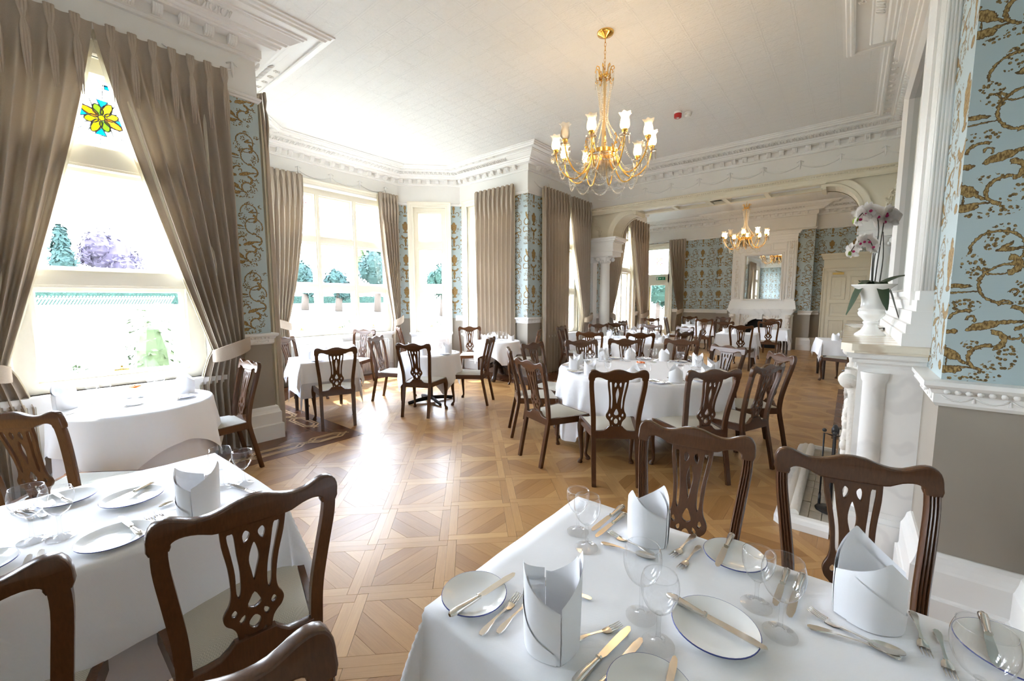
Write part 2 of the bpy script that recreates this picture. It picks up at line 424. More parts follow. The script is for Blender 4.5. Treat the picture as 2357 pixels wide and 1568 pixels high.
# ------------------------------------------------------------------ mesh helpers
class MB:
    """collects vertices, faces, optional uv and material index, and links them as ONE mesh object"""
    def __init__(s):
        s.v, s.f, s.uv, s.mi = [], [], {}, {}
    def face(s, idx, uv=None, mi=0):
        k = len(s.f)
        s.f.append(tuple(idx))
        if uv is not None: s.uv[k] = uv
        if mi: s.mi[k] = mi
    def poly(s, pts, uv=None, mi=0):
        b = len(s.v)
        s.v += [tuple(p) for p in pts]
        s.face(range(b, b + len(pts)), uv, mi)
    def box(s, x0, x1, y0, y1, z0, z1, T=None, mi=0):
        b = len(s.v)
        P = [(x0, y0, z0), (x1, y0, z0), (x1, y1, z0), (x0, y1, z0), (x0, y0, z1), (x1, y0, z1), (x1, y1, z1), (x0, y1, z1)]
        if T is not None: P = [tuple(T @ Vector(q)) for q in P]
        s.v += P
        for f in ((0, 3, 2, 1), (4, 5, 6, 7), (0, 1, 5, 4), (1, 2, 6, 5), (2, 3, 7, 6), (3, 0, 4, 7)):
            s.face([b + i for i in f], None, mi)
        return s
    def lathe(s, prof, n=24, T=None, cap=True, arc=2 * pi, a0=0.0, mi=0):
        """prof: (r, z) list"""
        b = len(s.v)
        full = abs(arc - 2 * pi) < 1e-6
        m = n if full else n + 1
        for r, z in prof:
            for i in range(m):
                a = a0 + arc * i / n
                q = Vector((r * cos(a), r * sin(a), z))
                s.v.append(tuple(T @ q if T is not None else q))
        for j in range(len(prof) - 1):
            for i in range(n):
                k = (i + 1) % m if full else i + 1
                s.face((b + j * m + i, b + j * m + k, b + (j + 1) * m + k, b + (j + 1) * m + i), None, mi)
        if cap and full:
            if prof[0][0] > 1e-5: s.face([b + i for i in range(m)][::-1], None, mi)
            if prof[-1][0] > 1e-5: s.face([b + (len(prof) - 1) * m + i for i in range(m)], None, mi)
        return s
    def tube(s, path, rad, n=8, cap=True, sq=None, up=None, mi=0):
        """path: points; rad: radius, or per-point radius, or per-point (a, b); sq: section list of unit (x, y)"""
        path = [Vector(p) for p in path]
        sec = sq or [(cos(2 * pi * i / n), sin(2 * pi * i / n)) for i in range(n)]
        n = len(sec)
        b = len(s.v)
        ref = Vector(up) if up is not None else None
        prev = None
        for i, p in enumerate(path):
            t = (path[min(i + 1, len(path) - 1)] - path[max(i - 1, 0)])
            t = t.normalized() if t.length > 1e-9 else Vector((0, 0, 1))
            if ref is not None:
                u = ref - t * ref.dot(t)
                if u.length < 1e-6: u = Vector((1, 0, 0)) - t * t.x
            elif prev is None:
                u = Vector((0, 0, 1)).cross(t)
                if u.length < 1e-4: u = Vector((1, 0, 0))
            else:
                u = prev - t * prev.dot(t)
            u.normalize(); prev = u
            w = t.cross(u)
            r = rad[i] if isinstance(rad, (list, tuple)) and len(rad) == len(path) else rad
            ra, rb = r if isinstance(r, (list, tuple)) else (r, r)
            for x, y in sec:
                s.v.append(tuple(p + u * (x * ra) + w * (y * rb)))
        for j in range(len(path) - 1):
            for i in range(n):
                k = (i + 1) % n
                s.face((b + j * n + i, b + j * n + k, b + (j + 1) * n + k, b + (j + 1) * n + i), None, mi)
        if cap:
            s.face([b + i for i in range(n)][::-1], None, mi)
            s.face([b + (len(path) - 1) * n + i for i in range(n)], None, mi)
        return s
    def prism(s, poly, d0, d1, T=None, mi=0):
        """poly in (x, z), extruded along y from d0 to d1"""
        b = len(s.v); n = len(poly)
        for d in (d0, d1):
            for x, z in poly:
                q = Vector((x, d, z))
                s.v.append(tuple(T @ q if T is not None else q))
        s.face([b + i for i in range(n)], None, mi)
        s.face([b + n + i for i in range(n)][::-1], None, mi)
        for i in range(n):
            k = (i + 1) % n
            s.face((b + k, b + i, b + n + i, b + n + k), None, mi)
        return s
    def ball(s, c, r, n=8, m=5, sc=(1, 1, 1), T=None, mi=0):
        prof = [(max(1e-6, r * sin(pi * j / m)) * 1.0, -r * cos(pi * j / m)) for j in range(m + 1)]
        Q = Matrix.Translation(c) @ Matrix.Diagonal((*sc, 1))
        if T is not None: Q = T @ Q
        return s.lathe(prof, n, Q, cap=False, mi=mi)
    def grid(s, rows, closed=False, mi=0):
        b = len(s.v); n = len(rows[0])
        for r in rows: s.v += [tuple(q) for q in r]
        for j in range(len(rows) - 1):
            for i in range(n if closed else n - 1):
                k = (i + 1) % n
                s.face((b + j * n + i, b + j * n + k, b + (j + 1) * n + k, b + (j + 1) * n + i), None, mi)
        return s
    def mesh(s, name, mats, smooth=False):
        me = bpy.data.meshes.new(name)
        me.from_pydata(s.v, [], s.f)
        for m in (mats if isinstance(mats, (list, tuple)) else [mats]):
            me.materials.append(M[m])
        if s.mi:
            for k, v in s.mi.items(): me.polygons[k].material_index = v
        if s.uv:
            lay = me.uv_layers.new(name='UVMap')
            for k, uvs in s.uv.items():
                for li, q in zip(me.polygons[k].loop_indices, uvs): lay.data[li].uv = q
        if smooth:
            me.polygons.foreach_set('use_smooth', [True] * len(me.polygons))
            if smooth is not True: me.set_sharp_from_angle(angle=radians(smooth))
        me.update()
        return me
    def build(s, name, mats, parent=None, smooth=False, loc=None):
        return put(name, s.mesh(name, mats, smooth), parent, loc)

def put(name, me, parent=None, loc=None, rotz=None, mw=None):
    o = bpy.data.objects.new(name, me)
    COL.objects.link(o)
    if parent is not None: o.parent = parent
    if mw is not None: o.matrix_local = mw
    if loc is not None: o.location = loc
    if rotz is not None: o.rotation_euler = (0, 0, rotz)
    return o
def tag(o, label=None, cat=None, group=None, kind=None):
    if label: o['label'] = label
    if cat: o['category'] = cat
    if group: o['group'] = group
    if kind: o['kind'] = kind
    return o
def empty(name, loc=(0, 0, 0), rotz=0.0, scale=1.0):
    o = bpy.data.objects.new(name, None)
    COL.objects.link(o)
    o.empty_display_size = 0.1
    o.location = loc; o.rotation_euler = (0, 0, rotz)
    if scale != 1.0: o.scale = (scale,) * 3
    return o
KIDS = {}
def kids(o):
    return [c for c in o.children]
def copy_tree(o, parent=None, loc=None, rotz=None):
    c = o.copy(); COL.objects.link(c)
    if parent is not None: c.parent = parent
    if loc is not None: c.location = loc
    if rotz is not None: c.rotation_euler = (0, 0, rotz)
    for ch in list(o.children):
        if ch.type != 'LIGHT' or True:
            copy_tree(ch, c)
    return c
def struct(o):
    o['kind'] = 'structure'
    return o
def RZ(a): return Matrix.Rotation(a, 4, 'Z')
def TR(x, y, z=0.0): return Matrix.Translation((x, y, z))

def sweep_profile(mb, path, prof, closed=False, z0=0.0, mi=0):
    """profile (d, z): d = distance into the room, the room lying to the RIGHT of the direction of travel; mitred at corners"""
    n = len(path); rows = []
    def nrm(a, b):
        dx, dy = b[0] - a[0], b[1] - a[1]; L = hypot(dx, dy)
        return (dy / L, -dx / L)
    for i in range(n):
        if closed or 0 < i < n - 1:
            n1 = nrm(path[i - 1], path[i]); n2 = nrm(path[i], path[(i + 1) % n])
            mx, my = n1[0] + n2[0], n1[1] + n2[1]
            k = 1.0 + n1[0] * n2[0] + n1[1] * n2[1]
            mx, my = mx / k, my / k
        elif i == 0: mx, my = nrm(path[0], path[1])
        else: mx, my = nrm(path[-2], path[-1])
        rows.append([(path[i][0] + mx * d, path[i][1] + my * d, z + z0) for d, z in prof])
    if closed: rows.append(list(rows[0]))
    mb.grid(rows, mi=mi)
    if not closed:
        for r, fl in ((rows[0], 1), (rows[-1], 0)):
            b = len(mb.v); mb.v += [tuple(q) for q in r]
            ids = list(range(b, b + len(r)))
            mb.face(ids if fl else ids[::-1], None, mi)
    return mb
# ------------------------------------------------------------------ room shell
ZC = 4.30
BANDS = [(0.0, 1.13, 0), (1.13, 3.63, 1), (3.63, 4.36, 2)]
def wall_run(name, p0, p1, openings=(), paper='paper', u0=0.0, depth=0.26, bands=BANDS):
    """interior face from p0 to p1, room to the right; openings (s0, s1, z0, z1) with reveals running outwards"""
    mb = MB()
    L = hypot(p1[0] - p0[0], p1[1] - p0[1]); dx, dy = (p1[0] - p0[0]) / L, (p1[1] - p0[1]) / L
    ox, oy = -dy, dx                       # outward = left of travel
    ss = sorted({0.0, L, *[o[0] for o in openings], *[o[1] for o in openings]})
    zs = sorted({b for q in bands for b in q[:2]} | {o[2] for o in openings} | {o[3] for o in openings})
    P = lambda s, z, d=0.0: (p0[0] + dx * s + ox * d, p0[1] + dy * s + oy * d, z)
    for a, b in zip(ss, ss[1:]):
        for c, d in zip(zs, zs[1:]):
            ms, mz = (a + b) / 2, (c + d) / 2
            if any(o[0] < ms < o[1] and o[2] < mz < o[3] for o in openings): continue
            mi = next((q[2] for q in bands if q[0] <= mz < q[1]), 2)
            mb.poly([P(a, c), P(a, d), P(b, d), P(b, c)], [(a + u0, c - 1.19), (a + u0, d - 1.19), (b + u0, d - 1.19), (b + u0, c - 1.19)], mi)
            mb.poly([P(a, c, depth), P(b, c, depth), P(b, d, depth), P(a, d, depth)], None, 2)
    for o in openings:
        a, b, c, d = o
        for q in ((P(a, c), P(a, c, depth), P(a, d, depth), P(a, d)), (P(b, c), P(b, d), P(b, d, depth), P(b, c, depth)),
                  (P(a, d), P(a, d, depth), P(b, d, depth), P(b, d)), (P(a, c), P(b, c), P(b, c, depth), P(a, c, depth))):
            mb.poly(q, None, 3)
    return struct(mb.build(name, ['taupe', paper, 'plaster', 'cream']))

YW, YB = 4.96, 7.80            # window wall and bay front
X1, X2 = 1.84, 6.55            # the two piers
XB = 8.90                      # arch beam
YR, YBR = -0.66, -0.34         # right-hand wall and chimney breast
XC0, XC1 = 2.68, 5.70
WIN = (0.80, 3.56)
wall_run('wall_window_near', (-2.5, YW), (X1, YW), [(.33, 1.57, *WIN), (2.5, 3.74, *WIN)], u0=0.19)  # first opening holds the added, unseen window that lights the near tables
wall_run('wall_bay_side_near', (X1, YW), (X1, 6.85), [(0.44, 1.67, *WIN)])
wall_run('wall_bay_cant_near', (X1, 6.85), (2.79, YB), [(0.32, 1.02, 0.82, 3.56)])
wall_run('wall_bay_front', (2.79, YB), (5.60, YB), [(0.22, 2.59, 0.86, 3.62)])
wall_run('wall_bay_cant_far', (5.60, YB), (X2, 6.85), [(0.32, 1.02, 0.82, 3.56)], 'paperurn', 0.25)
wall_run('wall_bay_side_far', (X2, 6.85), (X2, YW), [(0.22, 1.45, *WIN)], 'paper', 0.12)
wall_run('wall_window_far', (X2, YW), (9.6, YW), [(0.73, 1.97, *WIN)], 'paperurn', 0.20)
wall_run('wall_right_far', (15.45, YR), (XC1, YR), [], 'paperurn')
wall_run('wall_breast_side_far', (XC1, YR), (XC1, YBR))
wall_run('wall_breast_front', (XC1, YBR), (XC0, YBR), [], 'paperurn', 0.10)
wall_run('wall_breast_side_near', (XC0, YBR), (XC0, YR), [], 'paper', 0.02)
wall_run('wall_right_near', (XC0, YR), (-2.5, YR))
wall_run('wall_back', (-2.5, YR), (-2.5, YW), [], 'paper')
wall_run('wall_garden_room', (9.6, YW), (12.55, YW), [(0.62, 2.0, 0.12, 3.56)], 'paperurn')
wall_run('wall_garden_return', (12.55, YW), (12.55, 6.5), [], 'paperurn')
wall_run('wall_garden_outer', (12.55, 6.5), (15.45, 6.5), [], 'paperurn')
wall_run('wall_end_window', (15.45, 6.5), (15.45, 3.5), [(0.42, 1.30, 0.02, 3.45)], 'paperurn', 0.1)
wall_run('wall_end_breast_return', (15.45, 3.5), (15.2, 3.5), [], 'paperurn')
wall_run('wall_end_breast', (15.2, 3.5), (15.2, 0.93), [], 'paperurn', 0.35)
wall_run('wall_end_breast_side', (15.2, 0.93), (15.45, 0.93), [], 'paperurn')
wall_run('wall_end_door', (15.45, 0.93), (15.45, YR), [], 'paperurn')

mb = MB()
for q in (((-2.8, -0.95), (9.1, -0.95), (9.1, 5.25), (-2.8, 5.25)), ((X1 - .3, 5.25), (X2 + .3, 5.25), (X2 + .3, 6.95), (X1 - .3, 6.95)), ((X1 - .3, 6.95), (X2 + .3, 6.95), (5.75, 8.1), (2.6, 8.1)), ((9.1, -0.95), (15.8, -0.95), (15.8, 6.8), (9.1, 6.8))):
    mb.poly([(x, y, ZC) for x, y in q][::-1])
    mb.poly([(x, y, ZC + 0.25) for x, y in q])
struct(mb.build('ceiling', 'ceiling'))

# ---- cornice, picture rail, dado rail, skirting
PATH = [(-2.5, YW), (X1, YW), (X1, 6.85), (2.79, YB), (5.60, YB), (X2, 6.85), (X2, YW), (XB, YW), (XB, YR), (XC1, YR), (XC1, YBR), (XC0, YBR), (XC0, YR), (-2.5, YR)]
PATH2 = [(9.48, YW), (12.55, YW), (12.55, 6.5), (15.45, 6.5), (15.45, 3.5), (15.2, 3.5), (15.2, 0.93), (15.45, 0.93), (15.45, YR), (9.48, YR)]
CORN = [(0, 4.015), (.03, 4.02), (.038, 4.032), (.038, 4.045), (.05, 4.05), (.05, 4.130), (.155, 4.135), (.165, 4.150), (.185, 4.150), (.195, 4.172), (.225, 4.176), (.24, 4.195), (.255, 4.195),
        (.335, 4.238), (.348, 4.238), (.36, 4.252), (.378, 4.252), (.378, 4.266), (.475, 4.266), (.475, 4.250), (.49, 4.244), (.508, 4.246), (.520, 4.262), (.545, 4.266), (.555, 4.282), (.58, 4.286), (.58, ZC)]
RAIL = [(0, 3.60), (.012, 3.605), (.018, 3.62), (.030, 3.628), (.034, 3.645), (.022, 3.655), (0, 3.66)]
DADO = [(0, 1.070), (.012, 1.071), (.018, 1.080), (.022, 1.086), (.022, 1.128), (.030, 1.132), (.036, 1.150), (.048, 1.154), (.060, 1.168), (.060, 1.188), (0, 1.192)]
SKIRT = [(0, 0.375), (.010, 0.375), (.024, 0.362), (.030, 0.335), (.040, 0.310), (.046, 0.300), (.046, 0.180), (.050, 0.172), (.062, 0.168), (.062, 0.0)]
trim_count = [0]
def trim(mb, mat='white', smooth=False):
    trim_count[0] += 1
    return struct(mb.build('trim_%d' % trim_count[0], mat, smooth=smooth))
def seg_iter(path, closed=False):
    n = len(path)
    for i in range(n if closed else n - 1):
        a, b = path[i], path[(i + 1) % n]
        L = hypot(b[0] - a[0], b[1] - a[1])
        yield a, ((b[0] - a[0]) / L, (b[1] - a[1]) / L), L
# one curved dentil block, one ceiling rosette
dm = MB()
prof = [(.050, 4.058), (.072, 4.056), (.098, 4.064), (.118, 4.082), (.128, 4.104), (.132, 4.130), (.050, 4.130)]
for w, sgn in ((-.036, 0), (.036, 1)):
    pass
b0 = len(dm.v)
for w in (-.036, .036):
    dm.v += [(w, -d, z) for d, z in prof]
k = len(prof)
dm.face(range(k)); dm.face(list(range(k, 2 * k))[::-1])
for i in range(k):
    j = (i + 1) % k
    dm.face((j, i, k + i, k + j))
for g in (-.018, 0, .018):
    dm.tube([(g, -d - .001, z - .001) for d, z in prof[1:6]], .004, 4)
DENT = dm.mesh('dentil', 'white')
rm = MB()
for i in range(5):
    a = 2 * pi * i / 5
    rm.ball((.020 * cos(a), .024 * sin(a), -.004), .014, 6, 4, (1.0, 1.0, .7))
rm.ball((0, 0, -.010), .010, 6, 4)
ROSE = rm.mesh('rosette', 'white', True)
def ang(d): return atan2(d[1], d[0])
def turn(path, i, closed=False):
    """signed: +1 the room juts in (outer corner), -1 inner corner"""
    n = len(path)
    a, b, c = path[i - 1], path[i], path[(i + 1) % n]
    return (b[0] - a[0]) * (c[1] - b[1]) - (b[1] - a[1]) * (c[0] - b[0])
def cornice(path, rosettes, label):
    mb = MB(); sweep_profile(mb, path, CORN)
    t = trim(mb)
    n = len(path)
    leafb = MB()
    for i, (a, d, L) in enumerate(seg_iter(path)):
        rz = ang(d)                         # local +x along travel, room at local -y
        def room(i_, off):                  # shift of the segment's end at distance off from the wall
            if i_ in (0, n - 1): return 0.0
            p, q, r_ = path[i_ - 1], path[i_], path[i_ + 1]
            t1 = atan2(q[1] - p[1], q[0] - p[0]); t2 = atan2(r_[1] - q[1], r_[0] - q[0])
            dth = (t2 - t1 + pi) % (2 * pi) - pi
            return -off * math.tan(dth / 2) if dth < 0 else -off * math.tan(dth / 2)
        def span(off):
            s0 = -room(i, off); s1 = L + room(i + 1, off)
            return s0, s1
        def at(s, off, z=0.0):
            return (a[0] + d[0] * s + d[1] * off, a[1] + d[1] * s - d[0] * off, z)
        s0, s1 = span(.10)
        nd = int((s1 - s0 - .06) / .19)
        if nd >= 1:
            g = (s1 - s0 - nd * .19) / 2
            for j in range(nd):
                put('dentil', DENT, t, at(s0 + g + .19 * (j + .5), 0), rz)
        s0, s1 = span(.295)
        pitch = .088
        nl = int((s1 - s0) / pitch)
        for j in range(nl):
            s = s0 + (s1 - s0) * (j + .5) / nl
            T = TR(*at(s, 0)) @ RZ(rz)
            for sg in (-1, 1):
                leafb.tube([T @ Vector((sg * .008, -.262, 4.192)), T @ Vector((sg * .022, -.285, 4.199)), T @ Vector((sg * .026, -.312, 4.213)), T @ Vector((sg * .012, -.330, 4.222))], [.005, .011, .011, .003], 4)
            leafb.tube([T @ Vector((.044, -.266, 4.194)), T @ Vector((.044, -.325, 4.225))], [.004, .009], 4)
        if rosettes:
            s0, s1 = span(.427)
            nr = int((s1 - s0 - .05) / .165)
            for j in range(nr):
                put('rosette', ROSE, t, at(s0 + (s1 - s0) * (j + .5) / nr, .427, 4.266), rz)
    lb = leafb.build('leaf_band', 'white', t, True)
    lb['kind'] = 'stuff'
    return t
cornice(PATH, True, 'main')
cornice(PATH2, False, 'garden')
mb = MB(); sweep_profile(mb, PATH[:8], RAIL); trim(mb)
mb = MB(); sweep_profile(mb, PATH[9:], RAIL); trim(mb)
mb = MB(); sweep_profile(mb, PATH2, RAIL); trim(mb)

RUNS = [[(-.79, YW), (-0.14, YW)], [(1.38, YW), (X1, YW), (X1, 5.27)], [(X1, 6.76), (X1, 6.85), (1.91, 6.92)], [(6.46, 6.94), (X2, 6.85), (X2, 6.76)], [(X2, 5.27), (X2, YW), (7.14, YW)], [(8.66, YW), (9.02, YW)],
        [(9.0, YR), (XC1, YR), (XC1, YBR), (5.34, YBR)], [(3.12, YBR), (XC0, YBR), (XC0, YR), (-2.5, YR)], [(9.3, YW), (10.06, YW)], [(11.76, YW), (12.55, YW), (12.55, 6.5), (15.45, 6.5), (15.45, 6.22)],
        [(15.45, 5.06), (15.45, 3.5), (15.2, 3.5), (15.2, 3.18)], [(15.2, 1.24), (15.2, 0.93), (15.45, 0.93), (15.45, 0.74)], [(15.45, -0.52), (15.45, YR), (9.3, YR)]]
for k, r in enumerate(RUNS):
    mb = MB(); sweep_profile(mb, r, DADO)
    t = trim(mb)
    if k in (1, 4, 7):                      # egg and bead rows and little swags on the rail
        bd = MB(); sw = MB()
        for a, d, L in seg_iter(r):
            if a[0] < 1.0 and k == 7: continue
            L2 = min(L, 5.0)
            rz = ang(d)
            for j in range(int(L2 / .034)):
                T = TR(a[0] + d[0] * .034 * (j + .5), a[1] + d[1] * .034 * (j + .5)) @ RZ(rz)
                bd.ball(T @ Vector((0, -.040, 1.142)), .012, 6, 4)
            for j in range(int(L2 / .105)):
                T = TR(a[0] + d[0] * .105 * (j + .5), a[1] + d[1] * .105 * (j + .5)) @ RZ(rz)
                sw.tube([T @ Vector((x, -.023, 1.122 - .022 * (1 - (x / .05) ** 2))) for x in (-.05, -.03, -.01, .01, .03, .05)], .0035, 4)
                sw.tube([T @ Vector((.0525, -.023, 1.124)), T @ Vector((.0525, -.023, 1.098))], [.003, .007], 4)
        o = bd.build('bead_row', 'white', t, True); o['kind'] = 'stuff'
        o = sw.build('swag_row', 'white', t, True); o['kind'] = 'stuff'
for k, r in enumerate(RUNS):
    mb = MB(); sweep_profile(mb, r, SKIRT)
    n_ = k + 1
    struct(mb.build('baseboard_%d' % n_, 'white'))

# garland reliefs on the beam frieze and the piers
def garland(mb, T, w):
    mb.tube([T @ Vector((x * w, -.006, 3.86 - .075 * (1 - (2 * x) ** 2))) for x in [i / 8 - .5 for i in range(9)]], [.006 + .010 * (1 - abs(2 * (i / 8 - .5))) for i in range(9)], 5)
    mb.tube([T @ Vector((w / 2, -.006, 3.93)), T @ Vector((w / 2, -.006, 3.87)), T @ Vector((w / 2, -.006, 3.78))], [.008, .018, .003], 5)
    mb.tube([T @ Vector((w / 2 - .05, -.006, 3.90)), T @ Vector((w / 2, -.006, 3.93)), T @ Vector((w / 2 + .05, -.006, 3.90))], .007, 4)
g = MB()
for j in range(10):
    garland(g, TR(XB, YW - .28 - .55 * (j + .5)) @ RZ(-pi / 2), .55)
trim(g, 'white', True)
g = MB()
garland(g, TR(1.35, YW), .55); garland(g, TR(7.0, YW), .5)
for j in range(4): garland(g, TR(3.2 + .6 * j, YB), .6)
for j in range(5): garland(g, TR(5.3 - .55 * j, YBR) @ RZ(pi), .55)
trim(g, 'white', True)

# ------------------------------------------------------------------ floor: oak panels laid on the diagonal
fl = MB(); fl.poly([(-3, -1, -.013), (16, -1, -.013), (16, 7, -.013), (9.6, 8.3, -.013), (-3, 8.3, -.013)])
floor = struct(fl.build('floor', 'subfloor'))
PIT, U0, V0, SW = 0.450, 2.568, 0.165, 0.066
R2 = sqrt(.5)
def piece_mesh(name, poly, mat, gdir):
    """poly in panel-local (u, v); grain along gdir; a thin slab with a slight bevel"""
    mb = MB(); n = len(poly)
    cx = sum(p[0] for p in poly) / n; cy_ = sum(p[1] for p in poly) / n
    def ins(k): 
        return [(cx + (p[0] - cx) * (1 - k / max(1e-3, hypot(p[0] - cx, p[1] - cy_))), cy_ + (p[1] - cy_) * (1 - k / max(1e-3, hypot(p[0] - cx, p[1] - cy_)))) for p in poly]
    top, low = ins(.0022), ins(.0008)
    b = len(mb.v)
    mb.v += [(x, y, 0) for x, y in top] + [(x, y, -.0015) for x, y in low] + [(x, y, -.012) for x, y in low]
    gx, gy = gdir
    uv = lambda q: (q[0] * gx + q[1] * gy, -q[0] * gy + q[1] * gx)
    mb.face(range(n), [uv(p) for p in top])
    for i in range(n):
        j = (i + 1) % n
        mb.face((n + i, n + j, j, i), [uv(low[i]), uv(low[j]), uv(top[j]), uv(top[i])])
        mb.face((2 * n + i, 2 * n + j, n + j, n + i), [uv(low[i]), uv(low[j])] * 2)
    return mb.mesh(name, mat), mb
h = PIT / 2; fw_ = .056; e = h - fw_
def clip_poly(P, s0, s1):
    """keep s0 <= x - y <= s1"""
    for sg, lim in ((1, s0), (-1, -s1)):
        out = []
        for i in range(len(P)):
            p, q_ = P[i - 1], P[i]
            dp, dq = sg * (p[0] - p[1]) - lim, sg * (q_[0] - q_[1]) - lim
            if (dp >= 0) != (dq >= 0):
                t = dp / (dp - dq); out.append((p[0] + (q_[0] - p[0]) * t, p[1] + (q_[1] - p[1]) * t))
            if dq >= 0: out.append(q_)
        P = out
    return P
PIECES = []
base_ = [(-h, -h), (h - fw_, -h), (h - fw_, -h + fw_), (-h, -h + fw_)]
for k in range(4):
    PIECES.append(('parquet_strip', [((x, y), (-y, x), (-x, -y), (y, -x))[k] for x, y in base_], 'oak_strip', (1, 0) if k % 2 == 0 else (0, 1)))
SQ = [(-e, -e), (e, -e), (e, e), (-e, e)]
for s0, s1, m_ in ((-.42 * e, .42 * e, 'oak_field'), (.42 * e, 1.25 * e, 'oak_field'), (-1.25 * e, -.42 * e, 'oak_field')):
    PIECES.append(('parquet_board', clip_poly(SQ, s0, s1), m_, (R2, R2)))
for s0, s1, m_ in ((1.25 * e, 2.1 * e, 'oak_strip'), (-2.1 * e, -1.25 * e, 'oak_strip')):
    PIECES.append(('parquet_corner', clip_poly(SQ, s0, s1), m_, (R2, R2)))
PM = [piece_mesh(a, b_, c, d_) for a, b_, c, d_ in PIECES]
def in_room(x, y, m=0.0):
    if -2.4 < x < 9.6 and YR + .1 < y < YW: return not (3.3 < x < 5.1 and y < .28) and not (XC0 < x < XC1 and y < YBR)
    if X1 < x < X2 and YW <= y < 6.85: return True
    if 6.85 <= y < YB and X1 + (y - 6.85) < x < X2 - (y - 6.85): return True
    if 9.6 <= x < 15.4 and YR + .1 < y < YW: return True
    if 12.6 < x < 15.4 and YW <= y < 6.4: return True
    return False
cells = []
for i in range(-14, 40):
    for j in range(-32, 24):
        u, v = U0 + (i + .5) * PIT, V0 + (j + .5) * PIT
        x, y = (u - v) * R2, (u + v) * R2
        if in_room(x, y):
            fwd = x * cos(_yaw) + y * sin(_yaw); side = x * sin(_yaw) - y * cos(_yaw)
            vis = fwd > .6 and abs(side) < fwd * 1.35 + .3
            cells.append((0 if vis else 1, hypot(x, y), x, y, (i + j) % 2))
cells.sort()
cap = {'parquet_strip': 300, 'parquet_corner': 300, 'parquet_board': 300}
used = {k_: 0 for k_ in cap}
rest = {k_: MB() for k_ in cap}
resttone = {k_: [] for k_ in cap}
RM = RZ(pi / 4)
for vis, dist, x, y, par in cells:
    T = TR(x, y) @ RZ(pi / 4 + par * pi / 2)
    for (nm, poly, mat, gd), (me, src) in zip(PIECES, PM):
        if used[nm] < cap[nm] and not vis:
            used[nm] += 1
            put(nm, me, floor, mw=T)
        else:
            r_ = rest[nm]; b = len(r_.v); n = len(poly)
            r_.v += [tuple(T @ Vector(p)) for p in src.v[:2 * n]]
            ou, ov = random.random() * 30, random.random() * 30
            tn = random.random()
            for k_ in range(1 + n + n):
                f = src.f[k_]
                if max(f) >= 2 * n: continue
                r_.face([b + i_ for i_ in f], [(a_ + ou, c_ + ov) for a_, c_ in src.uv[k_]])
                resttone[nm].append(tn)
for nm in cap:
    o = rest[nm].build(nm + '_field', 'oak_field' if nm == 'parquet_board' else 'oak_strip', floor)
    o['kind'] = 'stuff'
    at_ = o.data.attributes.new('tone', 'FLOAT', 'FACE')
    at_.data.foreach_set('value', resttone[nm])

# mahogany border boards along the walls, with pale interlaced inlay
def border_strip(pts, w0, w1, z=.002, mat='border', name='border_board'):
    mb = MB()
    n = len(pts)
    rows = MB(); sweep_profile(rows, pts, [(w0, z), (w1, z), (w1, -.012)])
    for i in range(n - 1):
        b = i * 3; L = hypot(pts[i + 1][0] - pts[i][0], pts[i + 1][1] - pts[i][1])
        for k_ in (0, 1):
            mb.poly([rows.v[b + k_], rows.v[b + 3 + k_], rows.v[b + 4 + k_], rows.v[b + 1 + k_]], [(0, k_ * .1), (L, k_ * .1), (L, k_ * .1 + w1 - w0), (0, k_ * .1 + w1 - w0)])
    return mb.build(name, mat, floor)
BP = [(-2.5, YW), (X1, YW), (X1, 6.85), (2.79, YB), (5.60, YB), (X2, 6.85), (X2, YW), (9.0, YW)]
ws = [0.0, .17, .34, .51, .68]
for a, b in zip(ws, ws[1:]):
    border_strip(BP, a + .001, b - .001)
for a, b in zip((0, .25, .5), (.25, .5, .74)):
    border_strip([(9.0, YR), (XC1 + .02, YR)], a + .001, b - .001)
for pth in ([(9.6, YW), (12.55, YW)], [(15.2, YR), (9.5, YR)]):
    for a, b in zip(ws, ws[1:]): border_strip(pth, a + .001, b - .001)
# inlay: long hexagons joined by interlaced diamonds
def inlay_bar(p, q_, w=.020):
    mb = MB(); d = Vector((q_[0] - p[0], q_[1] - p[1], 0)); L = d.length; d.normalize(); nn = Vector((-d.y, d.x, 0)) * (w / 2)
    P, Q = Vector((*p, 0.0038)), Vector((*q_, 0.0038))
    mb.poly([P - nn, Q - nn, Q + nn, P + nn], [(0, 0), (L, 0), (L, w), (0, w)])
    for a_, b_ in ((P - nn, Q - nn), (Q - nn, Q + nn), (Q + nn, P + nn), (P + nn, P - nn)):
        mb.poly([a_, a_ - Vector((0, 0, .003)), b_ - Vector((0, 0, .003)), b_], [(0, 0)] * 4)
    mb.build('inlay_strip', 'inlay', floor)
def inlay_run(a, d, nrm, L):
    """hexagon chain centred at distance .42 from the wall"""
    P = lambda s, o_: (a[0] + d[0] * s + nrm[0] * (.45 + o_), a[1] + d[1] * s + nrm[1] * (.45 + o_))
    s = 0.0
    while s < L - .2:
        e_ = min(s + .62, L)
        for k_ in (.055, .090):
            f = .10 + (.09 - k_)
            inlay_bar(P(s + f, k_), P(e_ - f, k_)); inlay_bar(P(s + f, -k_), P(e_ - f, -k_))
            for sg in (-1, 1):
                inlay_bar(P(s + f, sg * k_), P(s + f - k_ - .03, -sg * .03)); inlay_bar(P(e_ - f, sg * k_), P(e_ - f + k_ + .03, -sg * .03))
        s = e_
inlay_run((0.72, YW), (1, 0), (0, -1), 1.70)
inlay_run((X1, 5.0), (0, 1), (1, 0), 1.2)
inlay_run((X2, YW - .45), (1, 0), (0, -1), 0.0)
